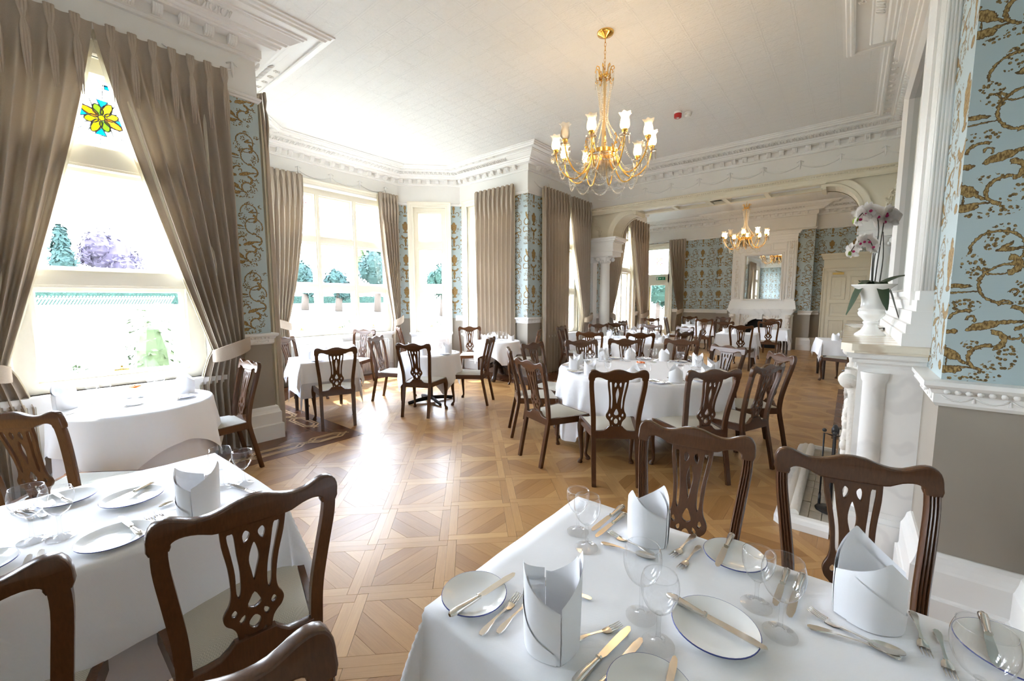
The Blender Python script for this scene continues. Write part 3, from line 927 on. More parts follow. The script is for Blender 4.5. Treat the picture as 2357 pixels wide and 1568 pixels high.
# ------------------------------------------------------------------ windows (local: x along the wall, y outwards, room at -y)
def frame_mould(mb, x0, x1, z0, z1, prof, bottom=True):
    """prof: (o, y) - o outwards from the rectangle"""
    if bottom:
        rows = [[(x0 - o, y, z0 - o) for o, y in prof], [(x0 - o, y, z1 + o) for o, y in prof], [(x1 + o, y, z1 + o) for o, y in prof], [(x1 + o, y, z0 - o) for o, y in prof]]
        rows.append(rows[0])
    else:
        rows = [[(x0 - o, y, z0) for o, y in prof], [(x0 - o, y, z1 + o) for o, y in prof], [(x1 + o, y, z1 + o) for o, y in prof], [(x1 + o, y, z0) for o, y in prof]]
    mb.grid(rows)
    return mb
ARCH = [(0, .02), (0, -.018), (.012, -.026), (.05, -.026), (.058, -.032), (.090, -.036), (.110, -.050), (.122, -.050), (.122, .004)]
win_n = [0]
def window(loc, rotz, w, z0, z1, cols, rows, yg=.15, sill=True, mat='cream', seat=False, arch=True):
    win_n[0] += 1
    root = struct(empty('window_%d' % win_n[0], (loc[0], loc[1], 0), rotz))
    if arch:
        mb = MB(); frame_mould(mb, -w / 2, w / 2, z0, z1, ARCH, bottom=not sill); mb.build('architrave', mat, root)
    mb = MB()
    mb.box(-w / 2, cols[0][0], .05, yg + .05, z0, z1); mb.box(cols[-1][1], w / 2, .05, yg + .05, z0, z1)
    mb.box(cols[0][0], cols[-1][1], .05, yg + .05, rows[-1][1], z1); mb.box(cols[0][0], cols[-1][1], .05, yg + .05, z0, rows[0][0])
    mb.build('frame', mat, root)
    for a, b in zip(cols, cols[1:]):
        mb = MB(); mb.box(a[1], b[0], .03, yg + .06, rows[0][0], rows[-1][1]); mb.box(a[1] + .025, b[0] - .025, .018, .03, rows[0][0], rows[-1][1])
        mb.build('mullion', mat, root)
    for a, b in zip(rows, rows[1:]):
        for c in cols:
            mb = MB(); mb.box(c[0], c[1], .04, yg + .06, a[1], b[0]); mb.box(c[0], c[1], .028, .04, a[1] + .02, b[0] - .02)
            mb.build('transom', mat, root)
    for r in rows:
        for c in cols:
            mb = MB()
            f = .038
            frame_mould(mb, c[0] + f, c[1] - f, r[0] + f, r[1] - f, [(0, yg + .02), (0, yg - .015), (.010, yg - .03), (f, yg - .03), (f, yg + .02)])
            sh = mb.build('sash', mat, root)
            mb = MB(); mb.box(c[0] + f, c[1] - f, yg - .002, yg + .002, r[0] + f, r[1] - f)
            mb.build('pane', 'pane', sh)
    if sill:
        mb = MB(); mb.box(-w / 2 - .13, w / 2 + .13, -.10, .22, z0 - .045, z0); mb.box(-w / 2 - .11, w / 2 + .11, -.07, .0, z0 - .075, z0 - .045)
        mb.build('sill', 'white', root)
        mb = MB(); mb.box(-w / 2 - .10, w / 2 + .10, -.045, .0, 0.0, z0 - .07)
        nn = max(1, round(w / .6))
        for k in range(nn):
            a = -w / 2 + w * k / nn + .05; b = -w / 2 + w * (k + 1) / nn - .05
            frame_mould(mb, a + .03, b - .03, .20, z0 - .17, [(0, -.047), (0, -.055), (.015, -.062), (.03, -.055), (.03, -.047)])
        mb.build('panel_below_sill', 'white', root)
    return root
SASH = [(-.56, .56)]
def catch(root, x, z, y):
    mb = MB(); mb.box(x - .05, x + .05, y - .012, y, z, z + .018); mb.lathe([(.012, 0), (.012, .03), (.004, .034)], 8, TR(x, y - .015, z + .018)); mb.build('catch', 'oldbrass', root, True)
w1 = window((0.62, YW), 0, 1.24, .80, 3.56, [(-.50, .50)], [(.88, 1.66), (1.80, 2.66), (2.84, 3.44)], yg=.16)
catch(w1, 0.0, .92, .12)
w_added = window((-1.55, YW), 0, 1.24, .80, 3.56, [(-.50, .50)], [(.88, 1.66), (1.80, 2.66), (2.84, 3.44)], yg=.16)  # invented window out of view, added to brighten the near tables
w2 = window((7.90, YW), 0, 1.24, .80, 3.56, [(-.50, .50)], [(.88, 1.66), (1.80, 2.66), (2.84, 3.44)], yg=.16)
w3 = window((4.195, YB), 0, 2.37, .86, 3.62, [(-1.10, -.42), (-.33, .33), (.42, 1.10)], [(.95, 1.72), (1.84, 2.62), (2.74, 3.50)], yg=.12)
for xx in (-.75, 0.0, .75): catch(w3, xx, .985, .09)
w4 = window((6.075, 7.325), radians(-45), .70, .82, 3.56, [(-.28, .28)], [(.90, 1.72), (1.86, 2.68), (2.82, 3.47)], yg=.10)
catch(w4, 0.0, .935, .07)
w5 = window((2.315, 7.325), radians(45), .70, .82, 3.56, [(-.28, .28)], [(.90, 1.72), (1.86, 2.68), (2.82, 3.47)], yg=.10)
w6 = window((X2, 6.015), radians(-90), 1.23, .80, 3.56, [(-.56, -.04), (.04, .56)], [(.88, 1.72), (1.86, 2.66), (2.82, 3.44)], yg=.16)
w7 = window((X1, 6.015), radians(90), 1.23, .80, 3.56, [(-.56, -.04), (.04, .56)], [(.88, 1.72), (1.86, 2.66), (2.82, 3.44)], yg=.16)
w8 = window((10.91, YW), 0, 1.38, .12, 3.56, [(-.60, -.04), (.04, .60)], [(.20, 2.30), (2.42, 3.46)], yg=.16, sill=False)
# stained light of the near window: a flower in coloured glass
def glass_piece(root, poly, mat, y):
    mb = MB(); mb.prism(poly, y - .003, y + .003); mb.build('stained_piece', mat, root)
def came(mb, pts, y, r=.0055):
    mb.tube([(x, y, z) for x, z in pts], r, 4)
def petal(cx, cz, a, L, wd, n=10):
    pts = []
    for i in range(n):
        t = i / n * 2 * pi
        px, pz = L / 2 + L / 2 * cos(t), wd * sin(t) * (1.0 - .25 * cos(t))
        pts.append((cx + px * cos(a) - pz * sin(a), cz + px * sin(a) + pz * cos(a)))
    return pts
def flower_light(root, cx, cz, y, x0, x1, z0, z1, s=1.0, cols=('yellow', 'yellow', 'olive', 'amber')):
    ld = MB()
    for k in range(8):
        a = 2 * pi * k / 8 + .3
        p = petal(cx + .02 * cos(a) * s, cz + .02 * sin(a) * s, a, (.125 if k % 2 else .095) * s, .032 * s)
        glass_piece(root, p, 'sg_' + cols[k % len(cols)], y - .004); came(ld, p + [p[0]], y - .007)
        a2 = a + pi / 8
        q = [(cx + .07 * s * cos(a2), cz + .07 * s * sin(a2)), (cx + .150 * s * cos(a2 - .25), cz + .150 * s * sin(a2 - .25)), (cx + .150 * s * cos(a2 + .25), cz + .150 * s * sin(a2 + .25))]
        glass_piece(root, q, 'sg_blue' if k % 2 else 'sg_clear', y - .004); came(ld, q + [q[0]], y - .007)
        came(ld, [(cx + .150 * s * cos(a2), cz + .150 * s * sin(a2)), (cx + .30 * s * cos(a2), max(z0, min(z1, cz + .30 * s * sin(a2))))], y - .004, .003)
    c = [(cx + .024 * s * cos(t * pi / 4), cz + .024 * s * sin(t * pi / 4)) for t in range(8)]
    glass_piece(root, c, 'sg_yellow', y - .005); came(ld, c + [c[0]], y - .008)
    n = 7
    for k in range(n):
        a, b = x0 + (x1 - x0) * k / n, x0 + (x1 - x0) * (k + 1) / n
        glass_piece(root, [(a + .003, z1 - .035), (b - .003, z1 - .035), (b - .003, z1), (a + .003, z1)], 'sg_blue' if k % 2 == 0 else 'sg_clear', y - .004)
        came(ld, [(a, z1), (a, z1 - .035)], y - .005, .003)
    came(ld, [(x0, z1 - .035), (x1, z1 - .035)], y - .005, .003)
    for zz in (z0 + .09, z1 - .11): came(ld, [(x0, zz), (x1, zz)], y - .005, .003)
    for xx in (x0 + .12, x1 - .12): came(ld, [(xx, z0), (xx, z1)], y - .005, .003)
    ld.build('lead_cames', 'lead', root)
flower_light(w1, 0.03, 3.12, .15, -.46, .46, 2.88, 3.40, 1.0)
flower_light(w2, 0.0, 3.12, .15, -.46, .46, 2.88, 3.40, 1.0)
ld = MB(); rb = MB(); bl = MB()
for i, cx in enumerate((-.76, 0.0, .76)):
    y = .112
    for xx in (-.22, .22): 
        for k in range(6): (rb if i != 1 else ld).tube([(cx + xx, y, 2.86 + .09 * k), (cx + xx, y, 2.92 + .09 * k)], .0045, 4)
    for k in range(5): (rb if i != 1 else ld).tube([(cx - .22 + .09 * k, y, 3.34), (cx - .16 + .09 * k, y, 3.34)], .0045, 4)
    for xx in (-.22, .22): rb.tube([(cx + xx, y, 3.29), (cx + xx, y, 3.40)], .006, 4); rb.tube([(cx + xx - .04, y, 3.34), (cx + xx + .04, y, 3.34)], .006, 4)
    if i == 1:
        for k in range(8):
            rb.tube([(cx + .09 * cos(2 * pi * (k + t / 4) / 8), y, 3.17 + .09 * sin(2 * pi * (k + t / 4) / 8)) for t in range(4)], .0045, 4)
    else:
        for k in range(4):
            a, b = k * pi / 2, (k + 1) * pi / 2
            bl.tube([(cx + .10 * cos(a), y, 3.17 + .10 * sin(a)), (cx + .10 * cos(b), y, 3.17 + .10 * sin(b))], .004, 4)
ld.build('lead_cames', 'lead', w3); rb.build('ruby_cames', 'sg_ruby', w3); bl.build('blue_cames', 'sg_blue', w3)

# glazed garden door in the end wall, with a stained fanlight and an exit sign
door1 = struct(empty('door_1', (15.45, 5.64, 0), radians(-90)))
mb = MB(); frame_mould(mb, -.44, .44, 0, 3.45, ARCH, bottom=False); mb.build('architrave', 'cream', door1)
mb = MB(); mb.box(-.44, .44, .04, .20, 2.16, 2.46); mb.box(-.44, -.37, .04, .20, 0, 3.45); mb.box(.37, .44, .04, .20, 0, 3.45); mb.box(-.37, .37, .04, .2, 3.37, 3.45); mb.build('frame', 'cream', door1)
mb = MB(); mb.box(-.37, -.27, .08, .13, .03, 2.16); mb.box(.27, .37, .08, .13, .03, 2.16); mb.box(-.27, .27, .08, .13, 2.06, 2.16); mb.box(-.27, .27, .08, .13, .03, .42); mb.build('leaf_frame', 'cream', door1)
mb = MB(); mb.box(-.27, .27, .10, .105, .42, 2.06); mb.build('pane', 'pane', door1)
mb = MB(); mb.box(-.37, .37, .10, .105, 2.46, 3.37); mb.build('pane', 'pane', door1)
mb = MB(); mb.tube([(-.30, .07, .45), (-.30, .07, 2.0)], .012, 8); mb.box(-.33, -.27, .04, .08, .95, 1.10); mb.build('panic_bar', 'oldbrass', door1, True)
cl4 = ('yellow', 'ruby', 'amber', 'olive', 'clear')
for i in range(6):
    for j in range(6):
        a, c = -.13 + i * .0433, 2.80 + j * .0433
        glass_piece(door1, [(a + .002, c + .002), (a + .041, c + .002), (a + .041, c + .041), (a + .002, c + .041)], 'sg_' + random.choice(cl4), .095)
ld = MB()
for xx in (-.30, .30): came(ld, [(xx, 2.50), (xx, 3.33)], .095, .008)
for zz in (2.52, 3.30): came(ld, [(-.34, zz), (.34, zz)], .095, .008)
for zz in (2.70, 3.10): came(ld, [(-.34, zz), (.34, zz)], .095, .003)
ld.build('lead_cames', 'lead', door1)
es = empty('exit_sign', (15.41, 5.50, 2.30), radians(-90))
mb = MB(); mb.box(-.16, .16, -.02, .0, -.055, .055); mb.build('plate', 'green', es)
mb = MB()
mb.box(-.145, -.085, -.0225, -.0195, -.042, .042)                                      # doorway
mb.prism([(-.055, -.008), (-.015, .026), (-.015, .010), (.025, .010), (.025, -.010), (-.015, -.010), (-.015, -.028)], -.0225, -.0195)   # arrow
mb.lathe([(.008, 0), (.008, .003)], 10, TR(.095, -.0195, .030) @ Matrix.Rotation(pi / 2, 4, 'X'))
mb.prism([(.085, .020), (.100, .022), (.098, -.006), (.115, -.030), (.105, -.034), (.088, -.010), (.072, -.034), (.062, -.028), (.080, -.004), (.082, .012), (.068, .004), (.064, .010)], -.0225, -.0195)
mb.build('pictogram', 'plastic', es)
tag(es, 'green emergency exit sign with running figure above the garden door', 'exit sign')

# ------------------------------------------------------------------ arch screen between the two rooms
arch = struct(empty('wall_arch', (0, 0, 0)))
mb = MB(); mb.box(XB, 9.48, YR, YW, 3.62, ZC - .002); mb.build('beam', 'plaster', arch)
mb = MB()
ENT = [(XB + .02, 3.50), (XB - .02, 3.50), (XB - .03, 3.525), (XB - .03, 3.575), (XB - .045, 3.585), (XB - .05, 3.61), (XB - .07, 3.625), (XB - .07, 3.64), (XB, 3.645)]
rows = [[(x, y, z) for x, z in ENT] for y in (YW, YR)]
mb.grid(rows)
rows = [[(18.38 - x, y, z) for x, z in ENT] for y in (YR, YW)]
mb.grid(rows)
mb.build('beam_moulding', 'ivory', arch)
bd = MB()
for j in range(int((YW - YR) / .04)):
    bd.ball((XB - .052, YW - .02 - .04 * j, 3.602), .012, 5, 4)
o = bd.build('bead_row', 'ivory', arch, True); o['kind'] = 'stuff'
mb = MB(); mb.box(XB + .02, 9.46, YR, YW, 3.535, 3.62); mb.build('soffit_back', 'plaster', arch)
mb = MB()
mb.box(XB - .02, XB + .09, .45, 3.85, 3.48, 3.54); mb.box(9.39, 9.50, .45, 3.85, 3.48, 3.54)
mb.build('soffit_rail', 'ivory', arch)
for y in (.45, 1.30, 2.00, 2.30, 3.00, 3.77):
    mb = MB(); mb.box(XB + .09, 9.39, y, y + .08, 3.48, 3.54); mb.build('soffit_bar', 'ivory', arch)
mb = MB(); mb.lathe([(.24, 0), (.24, -.03), (.20, -.045), (.17, -.03), (.17, 0)], 24, TR(9.19, 2.185, 3.535)); mb.build('soffit_ring', 'ivory', arch, True)
def arch_end(sgn, yw, yc):
    """sgn -1: window side (spandrel towards +y)"""
    s = 1 if yw > yc else -1
    R = .48
    arcp = [(yc + s * R * sin(t * pi / 24), 2.97 + R * cos(t * pi / 24)) for t in range(13)]
    mb = MB()
    poly = [(yw, 2.97), (yw, 3.52), (yc, 3.52)] + arcp
    for xx, fl in ((8.97, 1), (9.41, 0)):
        mb.poly([(xx, y, z) for y, z in (poly if (fl == (s > 0)) else poly[::-1])])
    for a, b in zip(arcp, arcp[1:]): mb.poly([(8.97, *a), (9.41, *a), (9.41, *b), (8.97, *b)])
    mb.build('spandrel', 'ivory', arch)
    mb = MB()
    for x0, x1 in ((8.93, 8.975), (9.405, 9.45)):
        rows = []
        for t in range(13):
            th = t * pi / 24
            def P(r, x): return (x, yc + s * r * sin(th), 2.97 + r * cos(th))
            xi, xo = (x1, x0) if x0 < 9 else (x0, x1)
            rows.append([P(R - .01, xi), P(R - .01, xo), P(R + .035, xo), P(R + .045, xo + (.012 if x0 < 9 else -.012)), P(R + .10, xo + (.012 if x0 < 9 else -.012)), P(R + .115, xo), P(R + .135, xo), P(R + .135, xi)])
        mb.grid(rows)
    mb.build('archivolt', 'ivory', arch, 40)
    mb = MB(); mb.box(8.93, 9.45, yc - s * .07 if s > 0 else yc, yc if s > 0 else yc + .07, 3.42, 3.52); mb.box(8.95, 9.43, min(yc, yc - s * .05), max(yc, yc - s * .05), 3.40, 3.42); mb.build('keystone', 'ivory', arch)
    # carved acanthus in the spandrel: scrolled raised stems and leaves
    mb = MB()
    cyy, cz = yw - s * .24, 3.28
    for k in range(5):
        c0 = (cyy + s * (.10 - .05 * k) * (1 if k % 2 else .6), cz + .10 - .085 * k)
        r0 = .062 - .006 * k
        pts = [(8.962, c0[0] + s * r0 * (1 - t / 14) * cos(t * .62 + k), c0[1] + r0 * (1 - t / 14) * sin(t * .62 + k)) for t in range(11)]
        mb.tube(pts, [.013 * (1 - t / 16) for t in range(11)], 5)
        for t in range(0, 10, 2):
            mb.ball((8.962, pts[t][1], pts[t][2]), .017, 6, 4, (.7, 1, 1.3))
    mb.build('spandrel_carving', 'ivory', arch, True)
    # panel moulding round the carving
    yy0, yy1 = (yw - s * .43, yw - s * .06)
    # entablature block on the column
    mb = MB()
    ya, yb = (yc + s * .34, yw) if s > 0 else (yw, yc + s * .34)
    for i, (gx, z0, z1) in enumerate(((.14, 2.925, 2.97), (.105, 2.885, 2.925), (.06, 2.855, 2.885), (.03, 2.70, 2.855), (.05, 2.655, 2.70), (.02, 2.555, 2.655))):
        y0_, y1_ = (ya + .16 - gx * 1.0, yb) if s > 0 else (ya, yb - .16 + gx * 1.0)
        mb.box(8.98 - gx, 9.40 + gx, min(y0_, y1_), max(y0_, y1_), z0, z1)
    mb.build('entablature', 'white', arch)
    col = None
    cx, cyc = 9.19, yw - s * .33
    mb = MB(); mb.lathe([(.128, .30), (.128, .9), (.120, 1.6), (.108, 2.40)], 24, TR(cx, cyc)); mb.build('column_shaft', 'white', arch, 30)
    mb = MB(); mb.lathe([(.112, 2.39), (.122, 2.395), (.122, 2.41), (.108, 2.415), (.112, 2.47), (.150, 2.52), (.150, 2.535)], 20, TR(cx, cyc)); mb.box(cx - .16, cx + .16, cyc - .16, cyc + .16, 2.535, 2.556)
    for sx in (-1, 1):
        for sy in (-1, 1):
            mb.lathe([(.001, -.03), (.045, -.028), (.050, 0), (.045, .028), (.001, .03)], 10, TR(cx + sx * .13, cyc + sy * .13, 2.49) @ RZ(pi / 4 * sx * sy) @ Matrix.Rotation(pi / 2, 4, 'X'))
    for k in range(8):
        a = k * pi / 4
        mb.ball((cx + .118 * cos(a), cyc + .118 * sin(a), 2.445), .026, 6, 5, (1, 1, 1.4))
    mb.build('capital', 'white', arch, 50)
    mb = MB(); mb.box(cx - .18, cx + .18, cyc - .18, cyc + .18, 0, .22); mb.lathe([(.17, .22), (.175, .24), (.16, .262), (.14, .27), (.152, .285), (.13, .30)], 24, TR(cx, cyc)); mb.build('column_base', 'white', arch, 40)
    mb = MB(); mb.box(cx - .10, cx + .10, min(yw, yw - s * .07), max(yw, yw - s * .07), 0, 2.42); mb.box(cx - .125, cx + .125, min(yw, yw - s * .09), max(yw, yw - s * .09), 2.42, 2.555); mb.box(cx - .13, cx + .13, min(yw, yw - s * .10), max(yw, yw - s * .10), 0, .3); mb.build('pilaster', 'white', arch)
arch_end(-1, YW, 3.85)
arch_end(1, YR, .45)

# ------------------------------------------------------------------ chimneypieces (local: centred x, front towards -y, wall at y=0)
def bx(parent, name, mat, *boxes, smooth=False):
    mb = MB()
    for b in boxes: mb.box(*b)
    return mb.build(name, mat, parent, smooth)
def mantel(root, w, h, dep, body, top):
    hw = w / 2
    shelf = MB()
    pf = [(-hw + .05, -dep), (hw - .05, -dep), (hw, -dep + .05), (hw, 0), (-hw, 0), (-hw, -dep + .05)]
    for z0, z1, o in ((h - .042, h, 0), (h - .055, h - .042, .012)):
        b = len(shelf.v); P = [(x * (hw - o) / hw, min(0, y + (o if y < 0 else 0))) for x, y in pf]
        shelf.v += [(x, y, z0) for x, y in P] + [(x, y, z1) for x, y in P]
        n = len(P)
        shelf.face([b + i for i in range(n)][::-1]); shelf.face([b + n + i for i in range(n)])
        for i in range(n):
            j = (i + 1) % n; shelf.face((b + i, b + j, b + n + j, b + n + i))
    shelf.build('shelf', top, root)
    for z0, z1, o in ((h - .085, h - .055, .03), (h - .115, h - .085, .055), (h - .135, h - .115, .075), (h - .17, h - .135, .085)):
        bx(root, 'bed_moulding', body, (-hw + o, hw - o, -dep + o, 0, z0, z1))
    zt = h - .17
    for s in (-1, 1):
        def X(a, b): return (min(s * a, s * b), max(s * a, s * b))
        bx(root, 'side_panel', body, (*X(hw - .09, hw - .40), -.16, 0, .30, zt))
        bx(root, 'plinth', body, (*X(hw - .06, hw - .42), -dep + .02, 0, 0, .24), (*X(hw - .075, hw - .41), -dep + .035, 0, .24, .27), (*X(hw - .085, hw - .40), -dep + .05, 0, .27, .30))
        mb = MB(); mb.lathe([(.066, .30), (.066, .33), (.056, .345), (.056, zt - .06), (.064, zt - .045), (.070, zt)], 20, TR(s * (hw - .115), -.205)); mb.build('column', body, root, 30)
        bx(root, 'jamb_strip', body, (*X(hw - .10, hw - .38), -.285, -.16, .30, zt))
        mb = MB()           # carved console: scroll, drop of fruit and leaves
        xs = (min(s * (hw - .12), s * (hw - .24)), max(s * (hw - .12), s * (hw - .24)))
        zz = [.30, .40, .60, .80, zt - .16, zt - .06, zt]
        yy = [-.305, -.300, -.310, -.315, -.320, -.345, -.345]
        b = len(mb.v)
        for z, y in zip(zz, yy): mb.v += [(xs[0], y, z), (xs[1], y, z), (xs[1], -.28, z), (xs[0], -.28, z)]
        for i in range(len(zz) - 1):
            for k in range(4):
                j = (k + 1) % 4; mb.face((b + i * 4 + k, b + i * 4 + j, b + i * 4 + 4 + j, b + i * 4 + 4 + k))
        cxm = (xs[0] + xs[1]) / 2
        mb.lathe([(.001, -.065), (.045, -.065), (.05, 0), (.045, .065), (.001, .065)], 14, TR(cxm, -.325, zt - .07) @ Matrix.Rotation(pi / 2, 4, 'Y'))
        for k in range(22):
            z = .36 + k * (zt - .55) / 22
            mb.ball((cxm + .028 * sin(k * 2.4), -.318 + .004 * sin(k), z), .030, 7, 5, (1, .75, 1.1))
        mb.build('carved_console', 'carved', root, True)
    # arched front with keystone, spandrel relief and a dark firebox
    iw = hw - .38; R = min(iw - .06, .56); zc = h - .30 - R
    mb = MB()
    arcp = [(R * sin(t * pi / 24), zc + R * cos(t * pi / 24)) for t in range(13)]
    for s in (-1, 1):
        poly = [(s * iw, 0), (s * iw, zt), (0, zt)] + [(s * x, z) for x, z in arcp] + [(s * R, 0)]
        mb.poly([(x, -.20, z) for x, z in (poly if s < 0 else poly[::-1])])
        for a, c in zip(arcp + [(R, 0)][:0], arcp[1:]): mb.poly([(s * a[0], -.20, a[1]), (s * c[0], -.20, c[1]), (s * c[0], -.02, c[1]), (s * a[0], -.02, a[1])])
        mb.poly([(s * R, -.20, zc), (s * R, -.02, zc), (s * R, -.02, 0), (s * R, -.20, 0)])
    mb.build('arched_front', body, root)
    mb = MB(); ring = []
    for t in range(-15, 16):
        th = t * pi / 26
        ring.append([(r_ * sin(th), y_, zc + r_ * cos(th)) for r_, y_ in ((R - .005, -.19), (R - .005, -.235), (R + .03, -.240), (R + .05, -.225), (R + .08, -.225), (R + .095, -.20))])
    mb.grid(ring); mb.build('arch_moulding', body, root, 40)
    bx(root, 'keystone', body, (-.07, .07, -.285, -.18, zc + R - .03, zt), (-.085, .085, -.30, -.18, zt - .045, zt))
    for s in (-1, 1):
        mb = MB()
        for k in range(9):
            c0 = (s * (iw - .06 - .030 * (k % 3) - .05 * (k // 3)), zt - .07 - .075 * (k % 4))
            mb.ball((c0[0], -.203, c0[1]), .030, 7, 5, (1, .45, 1.4))
        o = mb.build('spandrel_relief', 'carved', root, True); o['kind'] = 'stuff'
    bx(root, 'firebox', 'soot', (-R - .02, R + .02, -.03, -.005, 0, zc + R + .02))
def overmantel(root, w, z0, z1, dep, mir, panels, mat='white'):
    """mir = (half width, z0, z1)"""
    hw = w / 2; mx, ma, mc = mir
    for zz0, zz1, o in ((z0, z0 + .07, .0), (z0 + .07, z0 + .12, .015), (z0 + .12, z0 + .19, .035), (z0 + .19, z0 + .25, .055)):
        bx(root, 'plinth_moulding', mat, (-hw + o * .6, hw - o * .6, -dep - .06 + o * .9, 0, zz0, zz1))
    bx(root, 'back_board', mat, (-hw + .08, hw - .08, -min(.05, dep * .5), 0, z0 + .25, z1 - .25))
    for s in (-1, 1):
        a, b = sorted((s * (hw - .06), s * (mx + .10)))
        bx(root, 'pilaster', mat, (a, b, -dep, 0, z0 + .25, z1 - .24))
        fl = MB()
        n = max(3, int((b - a) / .05))
        for k in range(n):
            x = a + (b - a) * (k + .5) / n
            fl.tube([(x, -dep - .001, z0 + .30), (x, -dep - .001, z1 - .30)], [(.012, .007)] * 2, 6, up=(1, 0, 0))
        xe = s * (hw - .06)
        for k in range(4):
            y = -dep + dep * (k + .5) / 4
            fl.tube([(xe, y, z0 + .30), (xe, y, z1 - .30)], [(.007, .010)] * 2, 6, up=(1, 0, 0))
        o = fl.build('fluting', mat, root, True); o['kind'] = 'stuff'
        if panels:
            for za, zb in ((z0 + .34, mc - .02), (mc + .12, z1 - .36)):
                mb = MB(); frame_mould(mb, a + .10, b - .10, za, zb, [(0, -dep), (0, -dep - .012), (.018, -dep - .020), (.035, -dep - .012), (.04, -dep)]); mb.build('panel_moulding', mat, root)
                mb = MB()
                nn = int((zb - za) / .09)
                for k in range(nn): mb.ball(((a + b) / 2 + .02 * sin(k * 1.9), -dep, za + .06 + (zb - za - .1) * k / nn), .03, 6, 4, (1.2, .35, 1.2))
                o = mb.build('panel_relief', 'carved', root, True)
    bx(root, 'head_board', mat, (-mx - .10, mx + .10, -dep, 0, mc + .08, z1 - .24))
    if panels:
        for s in (-1, 0, 1):
            mb = MB(); frame_mould(mb, -.16 + s * .42, .16 + s * .42, mc + .16, z1 - .36, [(0, -dep), (0, -dep - .012), (.018, -dep - .020), (.035, -dep - .012), (.04, -dep)]); mb.build('panel_moulding', mat, root)
    for zz0, zz1, o in ((z1 - .24, z1 - .17, .03), (z1 - .17, z1 - .09, .015), (z1 - .09, z1 - .04, -.03), (z1 - .04, z1, -.06)):
        bx(root, 'crown_moulding', mat, (-hw + .03 + o, hw - .03 - o, -dep - .06 + o, 0, zz0, zz1))
    mb = MB(); frame_mould(mb, -mx, mx, ma, mc, [(0, -.02), (0, -dep - .015), (.02, -dep - .045), (.05, -dep - .04), (.07, -dep - .02), (.10, -dep - .02), (.10, -.05)]); mb.build('mirror_frame', mat, root, 30)
    bx(root, 'mirror_glass', 'mirror', (-mx - .01, mx + .01, -min(.05, dep * .5) - .008, -min(.05, dep * .5) - .001, ma - .01, mc + .01))
fp = empty('fireplace', (4.195, YBR, 0), pi)
mantel(fp, 2.21, 1.30, .37, 'marble', 'marblecream')
tag(fp, 'white marble chimneypiece with carved consoles and cream shelf beside the near chairs', 'fireplace')
om = empty('overmantel_mirror', (4.195, YBR, 0), pi)
overmantel(om, 2.24, 1.30, 3.78, .055, (.74, 1.62, 3.22), False)
tag(om, 'tall white fluted overmantel with mirror above the marble shelf', 'mirror')
hr = empty('hearth', (4.195, YBR, 0), pi)
mb = MB()
pth = [(-.93, -.36), (-.93, -.62), (-.88, -.67), (.88, -.67), (.93, -.62), (.93, -.36)]
sweep_profile(mb, pth[::-1], [(-.0, 0.001), (0, .045), (.012, .070), (.03, .078), (.075, .078), (.085, .06), (.085, .001)]) 
mb.build('marble_kerb', 'marble', hr)
bx(hr, 'slab', 'carved', (-.86, .86, -.60, -.0, .001, .030))
tm = MB(); tm.box(-.038, .038, -.0195, .0195, 0, .016); TME = tm.mesh('hearth_tile', 'hearthtile') if 'hearthtile' in M else None
M['hearthtile'] = plain('pale_hearth_tile', (0.42, 0.38, 0.31), 0.55, var=0.25, nscale=25, bump=0.15, bscale=40)
tm = MB(); tm.box(-.073, .073, -.034, .034, 0, .018); TME = tm.mesh('hearth_tile', 'hearthtile')
for i in range(11):
    for j in range(7):
        x, y = -.78 + i * .152 + (0.0), -.515 + j * .072
        if abs(x) < .80 and y < -.05:
            put('hearth_tile', TME, hr, (x + random.uniform(-.002, .002), y, .030 + random.uniform(-.002, .002)))
mb = MB()
for k, (y, r) in enumerate(((-.560, .032), (-.605, .026))):
    mb.tube([(-.84, y, .075), (.84, y, .075)], r, 10)
mb.build('fender_roll', 'carved', hr, 40)
tag(hr, 'raised hearth of small pale tiles inside a white marble kerb', 'hearth')
ft = empty('fire_irons', (3.62, .03, .048))
mb = MB(); mb.lathe([(.085, 0), (.085, .012), (.03, .02), (.012, .03), (.010, .56), (.022, .57), (.022, .60), (.008, .63)], 12); mb.build('stand', 'iron', ft, True)
for k in range(4):
    a = k * pi / 2
    mb = MB(); mb.tube([(.012 * cos(a), .012 * sin(a), .55), (.06 * cos(a), .06 * sin(a), .56), (.06 * cos(a), .06 * sin(a), .08)], .006, 6); mb.ball((.06 * cos(a), .06 * sin(a), .58), .014, 8, 5); mb.box(.06 * cos(a) - .022, .06 * cos(a) + .022, .06 * sin(a) - .008, .06 * sin(a) + .008, .04, .11); mb.build('fire_tool', 'iron', ft, True)
tag(ft, 'black iron fire tool stand on the tiled hearth', 'fire irons')

fp2 = empty('fireplace', (15.2, 2.20, 0), radians(-90))
mantel(fp2, 1.86, 1.24, .34, 'marble', 'marble')
tag(fp2, 'arched marble chimneypiece with dark firebox at the end of the far room', 'fireplace')
om2 = empty('overmantel_mirror', (15.2, 2.20, 0), radians(-90))
overmantel(om2, 1.84, 1.24, 3.58, .12, (.485, 1.55, 2.90), True)
tag(om2, 'white panelled overmantel with upright mirror over the far fireplace', 'mirror')

